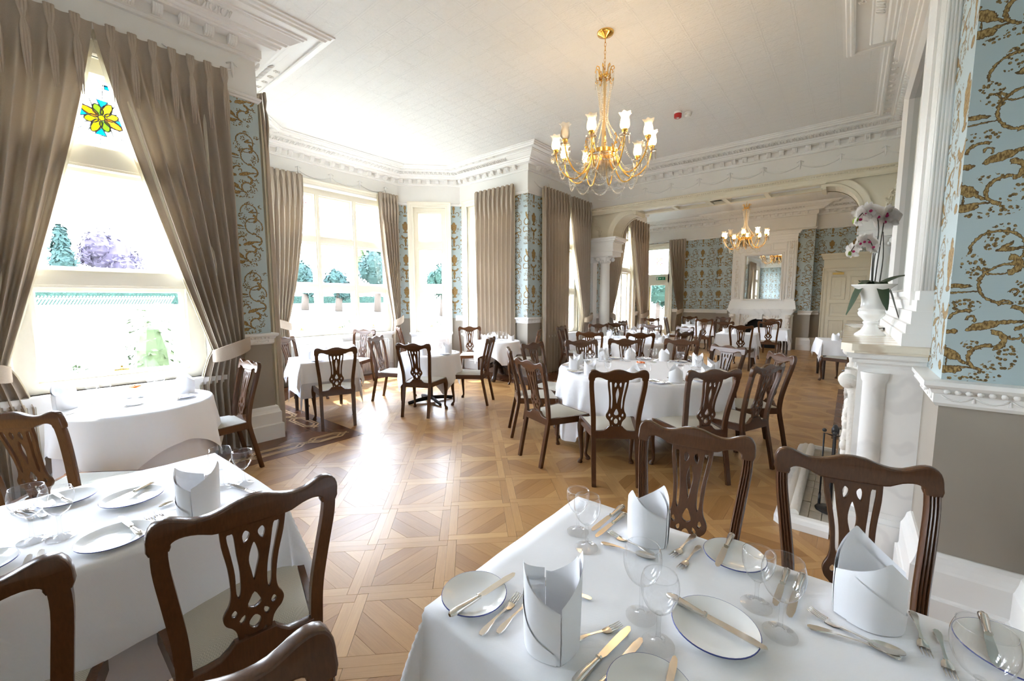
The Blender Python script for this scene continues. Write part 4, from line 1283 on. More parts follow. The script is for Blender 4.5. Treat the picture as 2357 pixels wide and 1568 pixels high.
# ------------------------------------------------------------------ panelled door beside the far fireplace
dr = struct(empty('door_2', (15.45, 0.11, 0), radians(-90)))
mb = MB(); frame_mould(mb, -.47, .47, 0, 2.34, [(0, .02), (0, -.03), (.03, -.04), (.08, -.04), (.10, -.055), (.13, -.06), (.13, .0)], bottom=False); mb.build('architrave', 'ivory', dr)
bx(dr, 'leaf', 'ivory', (-.47, .47, -.02, .02, .012, 2.34))
for a, b, c, d in ((-.38, -.06, 1.55, 2.18), (.06, .38, 1.55, 2.18), (-.38, .38, 1.05, 1.42), (-.38, -.06, .16, .92), (.06, .38, .16, .92)):
    mb = MB(); frame_mould(mb, a, b, c, d, [(-.09, -.030), (-.07, -.024), (-.015, -.024), (0, -.034), (.012, -.034), (.022, -.02)])
    mb.poly([(a + .09, -.030, c + .09), (b - .09, -.030, c + .09), (b - .09, -.030, d - .09), (a + .09, -.030, d - .09)])
    mb.build('panel', 'ivory', dr)
bx(dr, 'frieze_board', 'ivory', (-.58, .58, -.04, 0, 2.47, 2.70))
for z0, z1, o in ((2.70, 2.75, .06), (2.75, 2.80, .10), (2.80, 2.86, .15)):
    bx(dr, 'lintel_moulding', 'ivory', (-.58 - o * .5, .58 + o * .5, -.04 - o, 0, z0, z1))
mb = MB(); mb.box(-.36, -.10, -.075, -.02, 2.25, 2.31); mb.tube([(-.14, -.06, 2.31), (-.30, -.10, 2.36)], .01, 6); mb.build('closer', 'oldbrass', dr)
mb = MB(); mb.ball((.40, -.06, 1.02), .03); mb.build('knob', 'oldbrass', dr, True)
# ------------------------------------------------------------------ chairs
ORD = ['first', 'second', 'third', 'fourth', 'fifth', 'sixth', 'seventh', 'eighth', 'ninth', 'tenth', 'eleventh', 'twelfth', 'thirteenth', 'fourteenth']
def lerp_path(pts, z):
    for (a, b) in zip(pts, pts[1:]):
        if a[2] <= z <= b[2]:
            t = (z - a[2]) / (b[2] - a[2]); return tuple(a[i] + (b[i] - a[i]) * t for i in range(3))
    return pts[-1] if z > pts[-1][2] else pts[0]
def smooth_path(pts, n):
    """Catmull-Rom"""
    P = [Vector(p) for p in pts]; out = []
    for i in range(len(P) - 1):
        a, b, c, d = P[max(i - 1, 0)], P[i], P[i + 1], P[min(i + 2, len(P) - 1)]
        for k in range(n):
            t = k / n
            out.append(.5 * ((2 * b) + (c - a) * t + (2 * a - 5 * b + 4 * c - d) * t * t + (3 * b - a - 3 * c + d) * t ** 3))
    out.append(P[-1])
    return out
STILE = [(.182, -.085, 0), (.182, -.045, .20), (.180, -.008, .38), (.182, 0, .46), (.186, -.012, .58), (.200, -.040, .72), (.214, -.075, .86), (.212, -.098, .955)]
def back_y(z):
    return lerp_path(STILE, z)[1] - (.004 if z > .5 else 0)
def spl(pts, n=4, closed=True):
    out = []; m = len(pts)
    for i in range(m if closed else m - 1):
        a, b, c, d = [Vector((*(pts[(i + k - 1) % m] if closed else pts[max(0, min(m - 1, i + k - 1))]), 0)) for k in range(4)]
        for k in range(n):
            t = k / n
            q = .5 * ((2 * b) + (c - a) * t + (2 * a - 5 * b + 4 * c - d) * t * t + (3 * b - a - 3 * c + d) * t ** 3)
            out.append((q.x, q.y))
    return out
def plate_mesh(name, outline, holes, thick, mat, bend, bev=.0025):
    """flat pierced board (x, z) of given thickness, bent along y = bend(z)"""
    cu = bpy.data.curves.new('tmp', 'CURVE'); cu.dimensions = '2D'; cu.fill_mode = 'BOTH'; cu.extrude = thick / 2 - bev; cu.bevel_depth = bev; cu.bevel_resolution = 1
    for pl in [outline] + holes:
        sp = cu.splines.new('POLY'); sp.points.add(len(pl) - 1); sp.use_cyclic_u = True
        for p, q in zip(sp.points, pl): p.co = (q[0], q[1], 0, 1)
    ob = bpy.data.objects.new('tmp', cu); COL.objects.link(ob)
    dg = bpy.context.evaluated_depsgraph_get()
    me = bpy.data.meshes.new_from_object(ob.evaluated_get(dg))
    bpy.data.objects.remove(ob); bpy.data.curves.remove(cu)
    for v in me.vertices:
        x, z, t = v.co
        v.co = (x, bend(z) - t, z)
    me.name = name
    me.materials.clear(); me.materials.append(M[mat])
    me.polygons.foreach_set('use_smooth', [True] * len(me.polygons)); me.set_sharp_from_angle(angle=radians(35))
    me.update()
    return me
def mir(p): return [(-x, z) for x, z in p][::-1]
def make_chair():
    root = empty('dining_chair')
    SECT = [(-1, -1), (1, -1), (1, .55), (.72, 1), (.5, .72), (.25, 1), (0, .72), (-.25, 1), (-.5, .72), (-.72, 1), (-1, .55)]
    for s in (-1, 1):
        mb = MB(); pth = smooth_path([(s * x, y, z) for x, y, z in STILE], 4)
        rr = [(.0175 + .002 * sin(p.z * 3), .0165) for p in pth]
        mb.tube(pth, rr, sq=SECT, up=(1, 0, 0)); mb.build('rear_post', 'mahogany', root, 50)
    half = [(0, .987), (.035, .983), (.07, .970), (.105, .962), (.140, .964), (.172, .978), (.198, .986), (.220, .980), (.232, .958), (.234, .930), (.231, .904), (.197, .904), (.195, .920), (.182, .931), (.160, .934), (.132, .928), (.108, .917), (.088, .911), (.03, .910)]
    outl = spl(half, 2, False) + [half[-1]]
    mm = mir(outl)
    outl = outl + [p for p in mm if p[0] < -1e-6]
    cr = put('crest_rail', plate_mesh('crest_rail', outl, [], .034, 'mahogany', lambda z: back_y(z) + .004, .006), root)
    h2 = [(.084, .916), (.079, .85), (.066, .77), (.060, .70), (.060, .66), (.066, .63), (.078, .605), (.081, .585), (.074, .565), (.060, .55), (.048, .525), (.042, .47)]
    ol = [(x, z) for x, z in spl(h2, 3, False)] + [h2[-1]]
    ol = ol + mir(ol)
    H = []
    for s in (1, -1):
        q = lambda pts: [(s * x, z) for x, z in pts]
        H.append(q(spl([(.070, .880), (.060, .888), (.050, .880), (.043, .81), (.035, .74), (.034, .67), (.041, .645), (.049, .67), (.051, .74), (.060, .81)], 3)))
        H.append(q(spl([(.022, .886), (.031, .868), (.026, .840), (.014, .850), (.009, .872)], 3)))
        H.append(q(spl([(.052, .612), (.062, .602), (.062, .588), (.050, .580), (.044, .594)], 3)))
        H.append(q(spl([(.026, .582), (.044, .565), (.036, .545), (.024, .560)], 2)))
        H.append(q(spl([(.022, .506), (.032, .512), (.030, .490), (.018, .490)], 2)))
    H.append(spl([(0, .838), (.010, .812), (.015, .775), (.009, .735), (0, .690), (-.009, .735), (-.015, .775), (-.010, .812)], 3))
    H.append(spl([(0, .655), (.014, .630), (.020, .605), (0, .590), (-.020, .605), (-.014, .630)], 2))
    H.append(spl([(0, .568), (.017, .550), (.015, .528), (0, .515), (-.015, .528), (-.017, .550)], 3))
    put('splat', plate_mesh('splat', ol, H, .016, 'mahogany', lambda z: back_y(z) + .003, .002), root)
    sh = [(.168, .395), (.168, .452), (.13, .452), (.095, .456), (.070, .476), (.055, .494)]
    put('shoe_rail', plate_mesh('shoe_rail', spl(sh, 1, False) + [sh[-1]] + mir(sh), [], .030, 'mahogany', lambda z: back_y(z) - .002, .004), root)
    for s in (-1, 1):
        mb = MB(); b = len(mb.v)
        for x, y in ((.180, -.005), (.240, .430)):
            mb.v += [(s * (x + .012), y, .392), (s * (x + .012), y, .452), (s * (x - .012), y, .452), (s * (x - .012), y, .392)]
        for k in range(4): mb.face((k, (k + 1) % 4, 4 + (k + 1) % 4, 4 + k))
        mb.face((3, 2, 1, 0)); mb.face((4, 5, 6, 7)); mb.build('seat_rail', 'mahogany', root)
        mb = MB()
        pth = smooth_path([(s * .228, .415, .450), (s * .240, .428, .375), (s * .240, .428, .26), (s * .231, .416, .12), (s * .230, .414, .055), (s * .240, .430, .022), (s * .242, .433, 0)], 3)
        n = len(pth); rd = [.027, .029, .031, .032, .030, .027, .024, .021, .019, .017, .015, .0145, .014, .015, .017, .021, .024, .025, .022][:n]
        while len(rd) < n: rd.append(.022)
        mb.tube(pth, rd, 8); mb.build('leg', 'mahogany', root, True)
    mb = MB(); mb.box(-.235, .235, .418, .442, .392, .452); mb.build('seat_rail', 'mahogany', root)
    mb = MB(); rows = []
    for j in range(9):
        v = j / 8; y = .012 + v * .415; hw = .166 + (.226 - .166) * v; row = []
        for i in range(9):
            u = i / 8 * 2 - 1
            ed = max(abs(u), abs(v * 2 - 1))
            row.append((u * hw, y, .452 + .026 * (1 - ed ** 6) * (1 - .25 * (u * u))))
        rows.append(row)
    mb.grid(rows); mb.build('seat', 'seat', root, True)
    return root
chair0 = make_chair(); chair_used = [False]
def chair(x, y, face, label, group=None, top=True):
    """x, y = top of the back (or seat-rear on the floor when top is False); face in degrees"""
    f = radians(face); k = .098 if top else 0.0
    loc = (x + cos(f) * k, y + sin(f) * k, 0)
    if not chair_used[0]:
        c = chair0; chair_used[0] = True
        c.location = loc; c.rotation_euler = (0, 0, f - pi / 2)
    else:
        c = copy_tree(chair0, None, loc, f - pi / 2)
    return tag(c, label, 'chair', group)
# around the big round table (named from the chair nearest the marble hearth, going clockwise seen from above)
G9 = 'chairs around the big round table'
T9 = (4.60, 1.84)
C9 = [(4.162, .521, 68, 'dark wooden chair at the big round table, its side turned to the hearth'),
      (3.581, .819, 48, 'dark chair at the big round table, just left of the hearth-side chair'),
      (3.084, 1.412, 36, 'dark pierced-back chair seen squarely from behind at the big round table'),
      (3.071, 2.306, -20, 'dark chair at the big round table with its whole pale seat showing'),
      (3.627, 3.011, -46, 'dark chair seen edge-on at the window side of the big round table'),
      (4.353, 3.217, -90, 'dark chair at the big round table, behind the edge-on one'),
      (5.078, 2.898, 228, 'dark chair across the big round table, leftmost of its far row'),
      (5.589, 2.478, 206, 'dark chair across the big round table, second from left in its far row'),
      (6.043, 1.831, 186, 'reddish chair across the big round table, third from left in its far row'),
      (5.555, 1.127, 154, 'dark chair at the right of the big round table, facing the camera at an angle'),
      (5.105, .528, 126, 'dark chair at the right of the big round table, nearest the mantel shelf')]
for c in C9: chair(*c, G9)
# the two at the near table's far side, and the ones by the bottom-left table
chair(1.888, .504, 184, 'large brown reeded chair behind the near table, left of its partner', 'chairs behind the near table')
chair(1.900, -.041, 192, 'large brown reeded chair behind the near table, in front of the hearth tiles', 'chairs behind the near table')
chair(.413, 1.323, 82, 'large dark chair with woven seat pushed up to the left foreground table', 'chairs at the left foreground table')
chair(-.185, 1.39, 80, 'dark chair cut off by the bottom left corner of the picture', 'chairs at the left foreground table')
chair(.09, .722, 262, 'chair of which only a golden brown top corner shows at the bottom edge')
chair(-.03, 3.272, 45, 'dark chair at the left edge before the round window table', 'chairs at the round window table')
chair(1.413, 4.351, 180, 'brown chair in profile between the round window table and the wallpapered pier', 'chairs at the round window table')
# bay window chairs
GB = 'chairs in the bay window'
chair(2.453, 4.723, 68, 'dark chair seen from behind at the square bay table beside the pier', GB)
chair(2.62, 6.62, -60, 'reddish chair beyond the square bay table, half hidden by its napkins', GB)
chair(3.297, 4.355, 28, 'dark chair seen from behind at the round bay table with iron cross foot', GB)
chair(3.605, 5.698, -60, 'chair with sunlit seat left of the round bay table', GB)
chair(4.531, 4.114, 118, 'chair in profile right of the round bay table, facing the windows', GB)
chair(4.30, 7.16, 205, 'reddish chair in front of the white radiator', GB)
chair(5.08, 7.18, -25, 'slim-looking chair beside the tied-back bay curtain', GB)
chair(6.10, 6.14, 228, 'chair standing between the corner window and the straight bay curtain', GB)
chair(6.20, 4.42, 120, 'chair in front of the wallpapered second pier', GB)

# ------------------------------------------------------------------ tables and cloths
def ulabel(l):
    l = l.split(' laid')[0].split(' with one')[0]
    return 'greyish lower cloth showing under the hem on ' + l.split(' on ')[-1]
def round_cloth(r, half, ztop, nfold, amp, seed, flare=.10, maxdrop=.70, rot=0.0, n=144):
    rnd = random.Random(seed); ph = [rnd.uniform(0, 6.28) for _ in range(4)]
    mb = MB(); rows = []
    for k in (0.02, .35, .65, .9, 1.0): rows.append([(r * k * cos(2 * pi * i / n), r * k * sin(2 * pi * i / n), ztop) for i in range(n)])
    m = 14
    for j in range(1, m + 1):
        row = []
        for i in range(n):
            a = 2 * pi * i / n
            b = a - rot
            L = half / max(abs(cos(b)), abs(sin(b)))
            L = min(L, half * 1.34)
            drop = min(max(.05, L - r), maxdrop) * j / m
            t = min(1, drop / .22)
            wv = sin(nfold * a + ph[0] + .7 * sin(3 * a + ph[1])) + .45 * sin(nfold * 1.9 * a + ph[2])
            rr = r + .006 * (1 - (1 - min(1, j / 1.0)) ** 2) + flare * drop + amp * wv * t * (drop / .5) ** .6
            z = ztop - drop + (.006 if j == 1 else 0)
            row.append((rr * cos(a), rr * sin(a), z))
        rows.append(row)
    mb.grid(rows, closed=True); mb.face(list(range(n))[::-1])
    return mb
def rect_cloth(hx, hy, dx, dy, ztop, seed, flare=.14, amp=.018, nfold=9):
    """table half sizes hx, hy; overhangs dx, dy; corners fall in points"""
    rnd = random.Random(seed); ph = [rnd.uniform(0, 6.28) for _ in range(6)]
    mb = MB()
    def edge(h, d, n_in, n_out):
        return [-h - d + d * i / n_out for i in range(n_out)] + [-h + 2 * h * i / n_in for i in range(n_in)] + [h + d * i / n_out for i in range(n_out + 1)]
    us = edge(hx, dx, 22, 14); vs = edge(hy, dy, 22, 14)
    rows = []
    for v in vs:
        row = []
        for u in us:
            eu, ev = max(0, abs(u) - hx), max(0, abs(v) - hy)
            su, sv = (1 if u > 0 else -1), (1 if v > 0 else -1)
            bx_, by_ = max(-hx, min(hx, u)), max(-hy, min(hy, v))
            d = hypot(eu, ev)
            if d < 1e-9:
                row.append((u, v, ztop + .0018 * sin(u * 11 + ph[0]) * sin(v * 9 + ph[1]) + .0012 * sin(u * 31 + v * 17))); continue
            th = atan2(ev, eu)
            dd = min(d, ztop - .02)
            corner = sin(2 * th)
            along = (v if ev == 0 else u)
            wv = sin(along * nfold + ph[2] + su) * .6 + sin(along * nfold * 2.3 + ph[3] + sv) * .4
            out = flare * dd * (.55 + .9 * corner) + amp * wv * min(1, dd / .2) + amp * 1.6 * corner * sin(5 * th + ph[4]) * min(1, dd / .25)
            out = max(out, .004)
            row.append((bx_ + su * cos(th) * out, by_ + sv * sin(th) * out, ztop - dd + (.004 if dd < .03 else 0)))
        rows.append(row)
    mb.grid(rows)
    return mb
def table_rect(x, y, rot, hx, hy, label, clabel, over=(.28, .28), under=None, group=None, seed=1, legs=True):
    t = empty('dining_table', (x, y, 0), rot)
    mb = MB(); mb.box(-hx + .004, hx - .004, -hy + .004, hy - .004, .715, .744); mb.build('table_top', 'darkwood', t)
    for sx in (-1, 1):
        for sy in (-1, 1):
            mb = MB(); mb.tube([(sx * (hx - .06), sy * (hy - .06), .715), (sx * (hx - .06), sy * (hy - .06), 0)], [.032, .022], 8); mb.build('leg', 'darkwood', t, 40)
    tag(t, label, 'table', group)
    if under:
        c = rect_cloth(hx - .006, hy - .006, *under, .7465, seed + 50, flare=.05, amp=.006).build('under_cloth', 'under', None, True); c.location = (x, y, 0); c.rotation_euler = (0, 0, rot)
        tag(c, ulabel(clabel), 'tablecloth')
    c = rect_cloth(hx + .002, hy + .002, *over, .7505, seed).build('tablecloth', 'linen', None, True); c.location = (x, y, 0); c.rotation_euler = (0, 0, rot)
    tag(c, clabel, 'tablecloth')
    return c
def table_round(x, y, r, half, label, clabel, base='legs', rot=0.0, under=None, seed=1, nfold=14, amp=.02, maxdrop=.66):
    t = empty('dining_table', (x, y, 0), rot)
    mb = MB(); mb.lathe([(r - .006, .715), (r - .004, .744)], 36); mb.build('table_top', 'darkwood', t, 40)
    if base == 'cross':
        mb = MB(); mb.lathe([(.05, .715), (.038, .70), (.032, .10), (.06, .05)], 14); mb.build('pedestal', 'iron', t, 40)
        for k in range(4):
            a = k * pi / 2 + pi / 4
            mb = MB(); mb.tube([(0, 0, .06), (.2 * cos(a), .2 * sin(a), .045), (.36 * cos(a), .36 * sin(a), .018)], [(.03, .022), (.028, .016), (.026, .012)], 8, up=(0, 0, 1)); mb.ball((.34 * cos(a), .34 * sin(a), .008), .02, 8, 5, (1, 1, .4)); mb.build('foot', 'iron', t, 40)
    elif base == 'ornate':
        mb = MB(); mb.lathe([(.20, .715), (.08, .68), (.06, .55), (.095, .48), (.07, .38), (.12, .30), (.10, .22)], 18); mb.build('pedestal', 'darkwood', t, 40)
        for k in range(4):
            a = k * pi / 2 + .3
            mb = MB(); mb.tube([(.06 * cos(a), .06 * sin(a), .30), (.20 * cos(a), .20 * sin(a), .24), (.32 * cos(a), .32 * sin(a), .10), (.42 * cos(a), .42 * sin(a), .045)], [.05, .05, .04, .045], 8); mb.build('foot', 'darkwood', t, True)
    else:
        for k in range(4):
            a = k * pi / 2 + pi / 4
            mb = MB(); mb.tube([(.55 * r * cos(a), .55 * r * sin(a), .715), (.70 * r * cos(a), .70 * r * sin(a), 0)], .016, 8); mb.build('leg', 'iron', t, 40)
    tag(t, label, 'table')
    if under:
        c = round_cloth(r - .012, under, .7465, nfold, amp * .35, seed + 40, flare=.03, rot=rot + pi / 4, maxdrop=.70).build('under_cloth', 'under', None, True); c.location = (x, y, 0)
        tag(c, ulabel(clabel), 'tablecloth')
    c = round_cloth(r + .003, half, .7505, nfold, amp, seed, rot=rot, maxdrop=maxdrop).build('tablecloth', 'linen', None, True); c.location = (x, y, 0)
    tag(c, clabel, 'tablecloth')
    return c
ZT = .7525
table_rect(1.035, .20, 0.0, .395, .62, 'table under the white cloth in the right foreground', 'white cloth on the right foreground table laid with three tall napkins', (.26, .26), (.42, .42), seed=3)
table_rect(-.10, 2.145, radians(1.5), .75, .40, 'table under the white cloth in the left foreground', 'white cloth on the left foreground table with one napkin and four glasses', (.30, .30), (.52, .50), seed=5)
table_round(.60, 4.33, .48, .74, 'round table by the big left window under two cloths', 'white cloth on the round table by the big left window', 'legs', .35, .95, seed=7, nfold=9, amp=.018)
table_rect(2.72, 5.60, radians(-12), .36, .36, 'square table beside the pier in the bay', 'white cloth with pointed corners on the square bay table beside the pier', (.26, .26), (.45, .45), seed=9)
table_round(3.50, 7.00, .42, .68, 'table before the bay radiator', 'sunlit white cloth on the table before the bay radiator', seed=11, nfold=9)
table_round(4.02, 4.90, .44, .74, 'round table on a black iron cross foot in the bay', 'white cloth with hanging points on the iron-footed bay table', 'cross', .5, seed=13, nfold=8, maxdrop=.60)
table_round(5.68, 6.88, .38, .62, 'small table below the narrow corner window', 'bright white cloth on the small table below the narrow corner window', seed=15, nfold=9)
table_round(6.02, 5.28, .42, .66, 'table on a dark carved pedestal near the second pier', 'white cloth on the carved-pedestal table near the second pier', 'ornate', .2, seed=17, nfold=8, maxdrop=.42)
table_round(T9[0], T9[1], .93, 1.27, 'big round table in the middle of the room', 'white cloth with deep folds on the big round table', 'legs', .35, seed=19, nfold=18, amp=.028, maxdrop=.70)
table_round(7.75, 3.38, .88, 1.22, 'second big round table before the arch', 'white cloth on the second big round table before the arch', 'legs', .2, seed=21, nfold=18, amp=.026)
table_round(10.0, 4.12, .50, .82, 'round table by the curtained window beyond the arch', 'white cloth on the round table by the curtained window beyond the arch', seed=23)
table_rect(10.85, 2.02, radians(4), .40, .40, 'square table before the far fireplace, nearer of two', 'white cloth with pointed corners on the nearer square table before the far fireplace', (.28, .28), (.5, .5), seed=25)
table_rect(13.0, 1.62, 0, .40, .40, 'square table close to the far fireplace', 'white cloth on the square table close to the far fireplace', (.28, .28), None, seed=27)
table_rect(13.4, 3.62, radians(20), .42, .42, 'square table near the garden door', 'white cloth on the square table near the garden door', (.28, .28), None, seed=29)
table_rect(10.35, .06, radians(10), .42, .40, 'table by the right wall beyond the arch', 'white cloth with one low corner on the table beyond the mantel shelf', (.28, .30), None, seed=31)
# second round table, far-room chairs
G10 = 'chairs around the second round table'
T10 = (7.75, 3.38)
for x, y, f, l in ((6.42, 3.50, 20, 'light brown chair at the second round table, in front of its window side'), (6.75, 2.72, 30, 'dark chair with its back to us at the second round table, between two napkins'), (7.45, 2.20, 72, 'dark chair at the near right of the second round table'),
                   (8.10, 2.10, 100, 'chair seen edge-on at the right of the second round table'), (8.85, 2.62, 150, 'pale-topped chair at the far right of the second round table'), (9.10, 3.42, 182, 'chair across the second round table with a bright gleam through its back'),
                   (8.62, 4.48, 225, 'chair at the far left of the second round table, in front of the column'), (7.42, 4.72, -80, 'golden chair seen edge-on by the curtains of the second window')):
    chair(x, y, f, l, G10)
GF = 'chairs in the far room'
for x, y, f, l in ((9.20, 4.32, 10, 'chair with its back to us at the table by the column'), (10.25, 4.62, 268, 'chair against the bright window beyond the arch'), (9.98, 1.80, 6, 'chair with its back to us at the nearer square table before the far fireplace'), (11.45, 2.46, 195, 'chair across the nearer square table, left of the far fireplace'),
                   (12.15, 1.58, 2, 'chair with its back to us at the square table close to the far fireplace'), (13.75, 1.70, 182, 'chair against the far fireplace'), (12.55, 3.20, 25, 'chair with its back to us left of the far fireplace'), (14.1, 4.05, 205, 'chair against the far dado near the garden door curtain'),
                   (14.1, 3.05, 160, 'pale chair beside the left jamb of the far fireplace'), (12.9, 4.42, -60, 'dark chair in front of the garden door curtain'), (12.1, 4.55, 230, 'orange-brown chair lit by the garden door'), (9.70, -.20, 60, 'brown chair half hidden behind the mantel shelf')):
    chair(x, y, f, l, GF)
# ------------------------------------------------------------------ place settings
def make_napkin(seed, hgt=.185, lean=.0):
    """bishop's mitre: two tall points, one before the other, wrapped round with a crossing fold"""
    root = empty('napkin')
    rx, ry = .072, .062
    def shell(sc, h0, h1, hb, skew, nm, t0=-1.0, t1=1.0, halves=(1, -1), zlow=None):
        """two curved leaves meeting at the sides; each rises to one point"""
        mb = MB()
        for hf in halves:
            rows = []; m = 12; n = 28
            for j in range(m + 1):
                row = []
                for i in range(n + 1):
                    t = t0 + (t1 - t0) * i / n
                    tp = t - skew * hf
                    zt = (h1 if hf > 0 else hb) - ((h1 if hf > 0 else hb) - h0) * min(1, abs(tp) / (1 - abs(skew) * (1 if tp * skew < 0 else -1) * .0 + .0001)) 
                    if zlow is not None: zt = zlow(t)
                    z = zt * j / m; q = z / hgt
                    x = rx * t * sc * (1 + .05 * sin(min(1, q * 1.25) * pi) - .10 * max(0, q - .5))
                    y = hf * ry * sc * (1 - abs(t) ** 2.6) * (1 + .10 * q) + hf * .0015
                    row.append((x, y, z))
                rows.append(row)
            mb.grid(rows)
        mb.build(nm, 'napkin', root, 40)
    shell(1.0, hgt * .56, hgt * .93, hgt, .10, 'outer_fold')
    shell(.90, hgt * .50, hgt * .80, hgt * .90, -.12, 'inner_fold')
    shell(1.05, 0, 0, 0, 0, 'crossing_fold', -.95, .80, (1,), lambda t: hgt * (.12 + .52 * (t + .95) / 1.75))
    return root
def make_glass(h, rb):
    root = empty('wine_glass')
    mb = MB(); mb.lathe([(.0375, 0), (.0375, .0025), (.020, .006), (.008, .012), (.0055, .022), (.0045, h * .25), (.0055, h * .42), (.009, h * .455)], 24, cap=True); mb.build('stem', 'wine', root, 50)
    mb = MB()
    hb = h * .45
    prof = [(.004, hb), (rb * .42, hb + .008), (rb * .74, hb + .024), (rb * .94, hb + .046), (rb, hb + .066), (rb * .97, hb + .085), (rb * .86, h)]
    sp = smooth_path([(r, 0, z) for r, z in prof], 3)
    mb.lathe([(p.x, p.z) for p in sp], 28, cap=False); mb.build('bowl', 'wine', root, True)
    mb = MB(); R = rb * .86
    mb.tube([(R * cos(2 * pi * i / 28), R * sin(2 * pi * i / 28), h) for i in range(29)], .0010, 5, cap=False); mb.build('rim', 'wine', root, True)
    return root
def make_plate(r):
    root = empty('side_plate')
    mb = MB(); mb.lathe([(r * .55, 0), (r * .58, .003), (r * .97, .0125), (r, .0145), (r * .985, .0165), (r * .74, .0095), (r * .64, .0055), (.0005, .005)], 48, cap=True); mb.build('dish', 'china', root, 40)
    mb = MB(); mb.lathe([(r * 1.001, .0140), (r * 1.004, .0152), (r * .992, .0168), (r * .984, .0166)], 48, cap=False); mb.build('blue_rim', 'bluerim', root, True)
    return root
def make_knife(L=.215):
    root = empty('table_knife'); hl = L * .43
    mb = MB(); mb.tube([(0, 0, .008), (.006, 0, .008), (.02, 0, .0085), (hl * .6, 0, .007), (hl * .93, 0, .006), (hl * .95, 0, .008), (hl, 0, .008)], [(.005, .004), (.0095, .006), (.0105, .0075), (.0080, .0062), (.0062, .005), (.0085, .0065), (.0075, .006)], 10, up=(0, 1, 0)); mb.build('handle', 'silver', root, 50)
    mb = MB()
    bl = L - hl
    pl = [(hl, -.006), (hl + .012, -.0095), (hl + bl * .55, -.0105), (L - .030, -.011), (L - .010, -.009), (L, -.002), (L - .004, .004), (L - .03, .0075), (hl + bl * .4, .0075), (hl, .006)]
    b = len(mb.v); k = len(pl)
    mb.v += [(x, y, .0068) for x, y in pl] + [(x, y, .0086) for x, y in pl]
    mb.face(list(range(k))[::-1]); mb.face(range(k, 2 * k))
    for i in range(k):
        j = (i + 1) % k; mb.face((i, j, k + j, k + i))
    mb.build('blade', 'silver', root)
    return root
def stem_handle(root, L, tip):
    """flat fiddle handle from x=0 (wide end) to x=tip"""
    mb = MB()
    xs = [0, .006, .02, .035, .06, tip * .8, tip]
    ws = [.004, .0090, .0100, .0078, .0040, .0032, .0050]
    zs = [.005, .005, .006, .007, .008, .006, .004]
    b = len(mb.v)
    for x, w, z in zip(xs, ws, zs): mb.v += [(x, -w, z), (x, w, z), (x, w * .8, z + .0022), (x, -w * .8, z + .0022)]
    n = len(xs)
    for i in range(n - 1):
        for k in range(4):
            j = (k + 1) % 4; mb.face((b + i * 4 + k, b + i * 4 + j, b + i * 4 + 4 + j, b + i * 4 + 4 + k))
    mb.face((3, 2, 1, 0)); mb.face([b + (n - 1) * 4 + k for k in range(4)])
    mb.build('handle', 'silver', root, 40)
def make_fork(L=.18):
    root = empty('table_fork'); stem_handle(root, L, L * .62)
    mb = MB(); a = L * .62; rows = []
    for x, w, z in ((a, .005, .004), (a + .010, .0105, .0025), (a + .022, .0118, .002), (a + .030, .0118, .003)):
        rows.append([(x, w * (t * 2 - 1), z + .0018 * (1 - abs(t * 2 - 1))) for t in (0, .25, .5, .75, 1)])
    mb.grid(rows); mb.grid([[(x, y, z - .0016) for x, y, z in r] for r in rows][::-1]); mb.build('head', 'silver', root, True)
    for k in range(4):
        y = -.0098 + k * .00653
        mb = MB(); mb.tube([(a + .029, y, .004), (a + .045, y, .0048), (L - .008, y * .97, .008), (L, y * .95, .0095)], [(.0019, .0012), (.0018, .0012), (.0014, .001), (.0006, .0006)], 5, up=(0, 1, 0)); mb.build('tine', 'silver', root, True)
    return root
def make_spoon(L=.18):
    root = empty('dessert_spoon'); stem_handle(root, L, L * .66)
    mb = MB(); a = L * .64; c = (a + L) / 2; hl = (L - a) / 2; rows = []
    for j in range(7):
        k = j / 6
        rows.append([(c + hl * k * cos(2 * pi * i / 20), .018 * k * sin(2 * pi * i / 20) * (1 - .15 * cos(2 * pi * i / 20)), .0015 + .0065 * k * k) for i in range(20)])
    mb.grid(rows, closed=True); mb.grid([[(x, y, z - .0012) for x, y, z in r] for r in rows][::-1], closed=True); mb.build('bowl', 'silver', root, True)
    return root
PRO = {}
def proto(key, fn):
    if key not in PRO: PRO[key] = [fn(), False]
    return PRO[key]
def place(key, fn, x, y, z, rot, label, cat, group=None, scale=None):
    p = proto(key, fn)
    if not p[1]:
        o = p[0]; p[1] = True; o.location = (x, y, z); o.rotation_euler = (0, 0, rot)
    else:
        o = copy_tree(p[0], None, (x, y, z), rot)
    if scale: o.scale = (scale,) * 3
    for kx in ('group',):
        if kx in o: del o[kx]
    return tag(o, label, cat, group)
def napkin(x, y, rot, label, group=None, h='m', s=None, z=ZT):
    return place('nap' + h, lambda: make_napkin(1, {'m': .185, 't': .225, 's': .165}[h]), x, y, z, radians(rot), label, 'napkin', group, s)
def glass_(x, y, size, label, group=None, z=ZT):
    H_, R_ = {'b': (.190, .047), 'm': (.175, .043), 's': (.150, .039)}[size]
    return place('gl' + size, lambda: make_glass(H_, R_), x, y, z, 0.0, label, 'wine glass', group)
def plate(x, y, label, group=None, r='s', z=ZT):
    return place('pl' + r, lambda: make_plate({'s': .088, 'b': .099}[r]), x, y, z, 0, label, 'plate', group)
def two(key, fn, L0, a, b, z, label, cat, group=None, tilt=True):
    """from handle end a to tip b"""
    d = (b[0] - a[0], b[1] - a[1]); L = hypot(*d)
    return place(key, fn, a[0], a[1], z, atan2(d[1], d[0]), label, cat, group, max(.8, min(1.25, L / L0)))
def knife(a, b, label, group=None, z=ZT - .0015): return two('knife', make_knife, .215, a, b, z, label, 'knife', group)
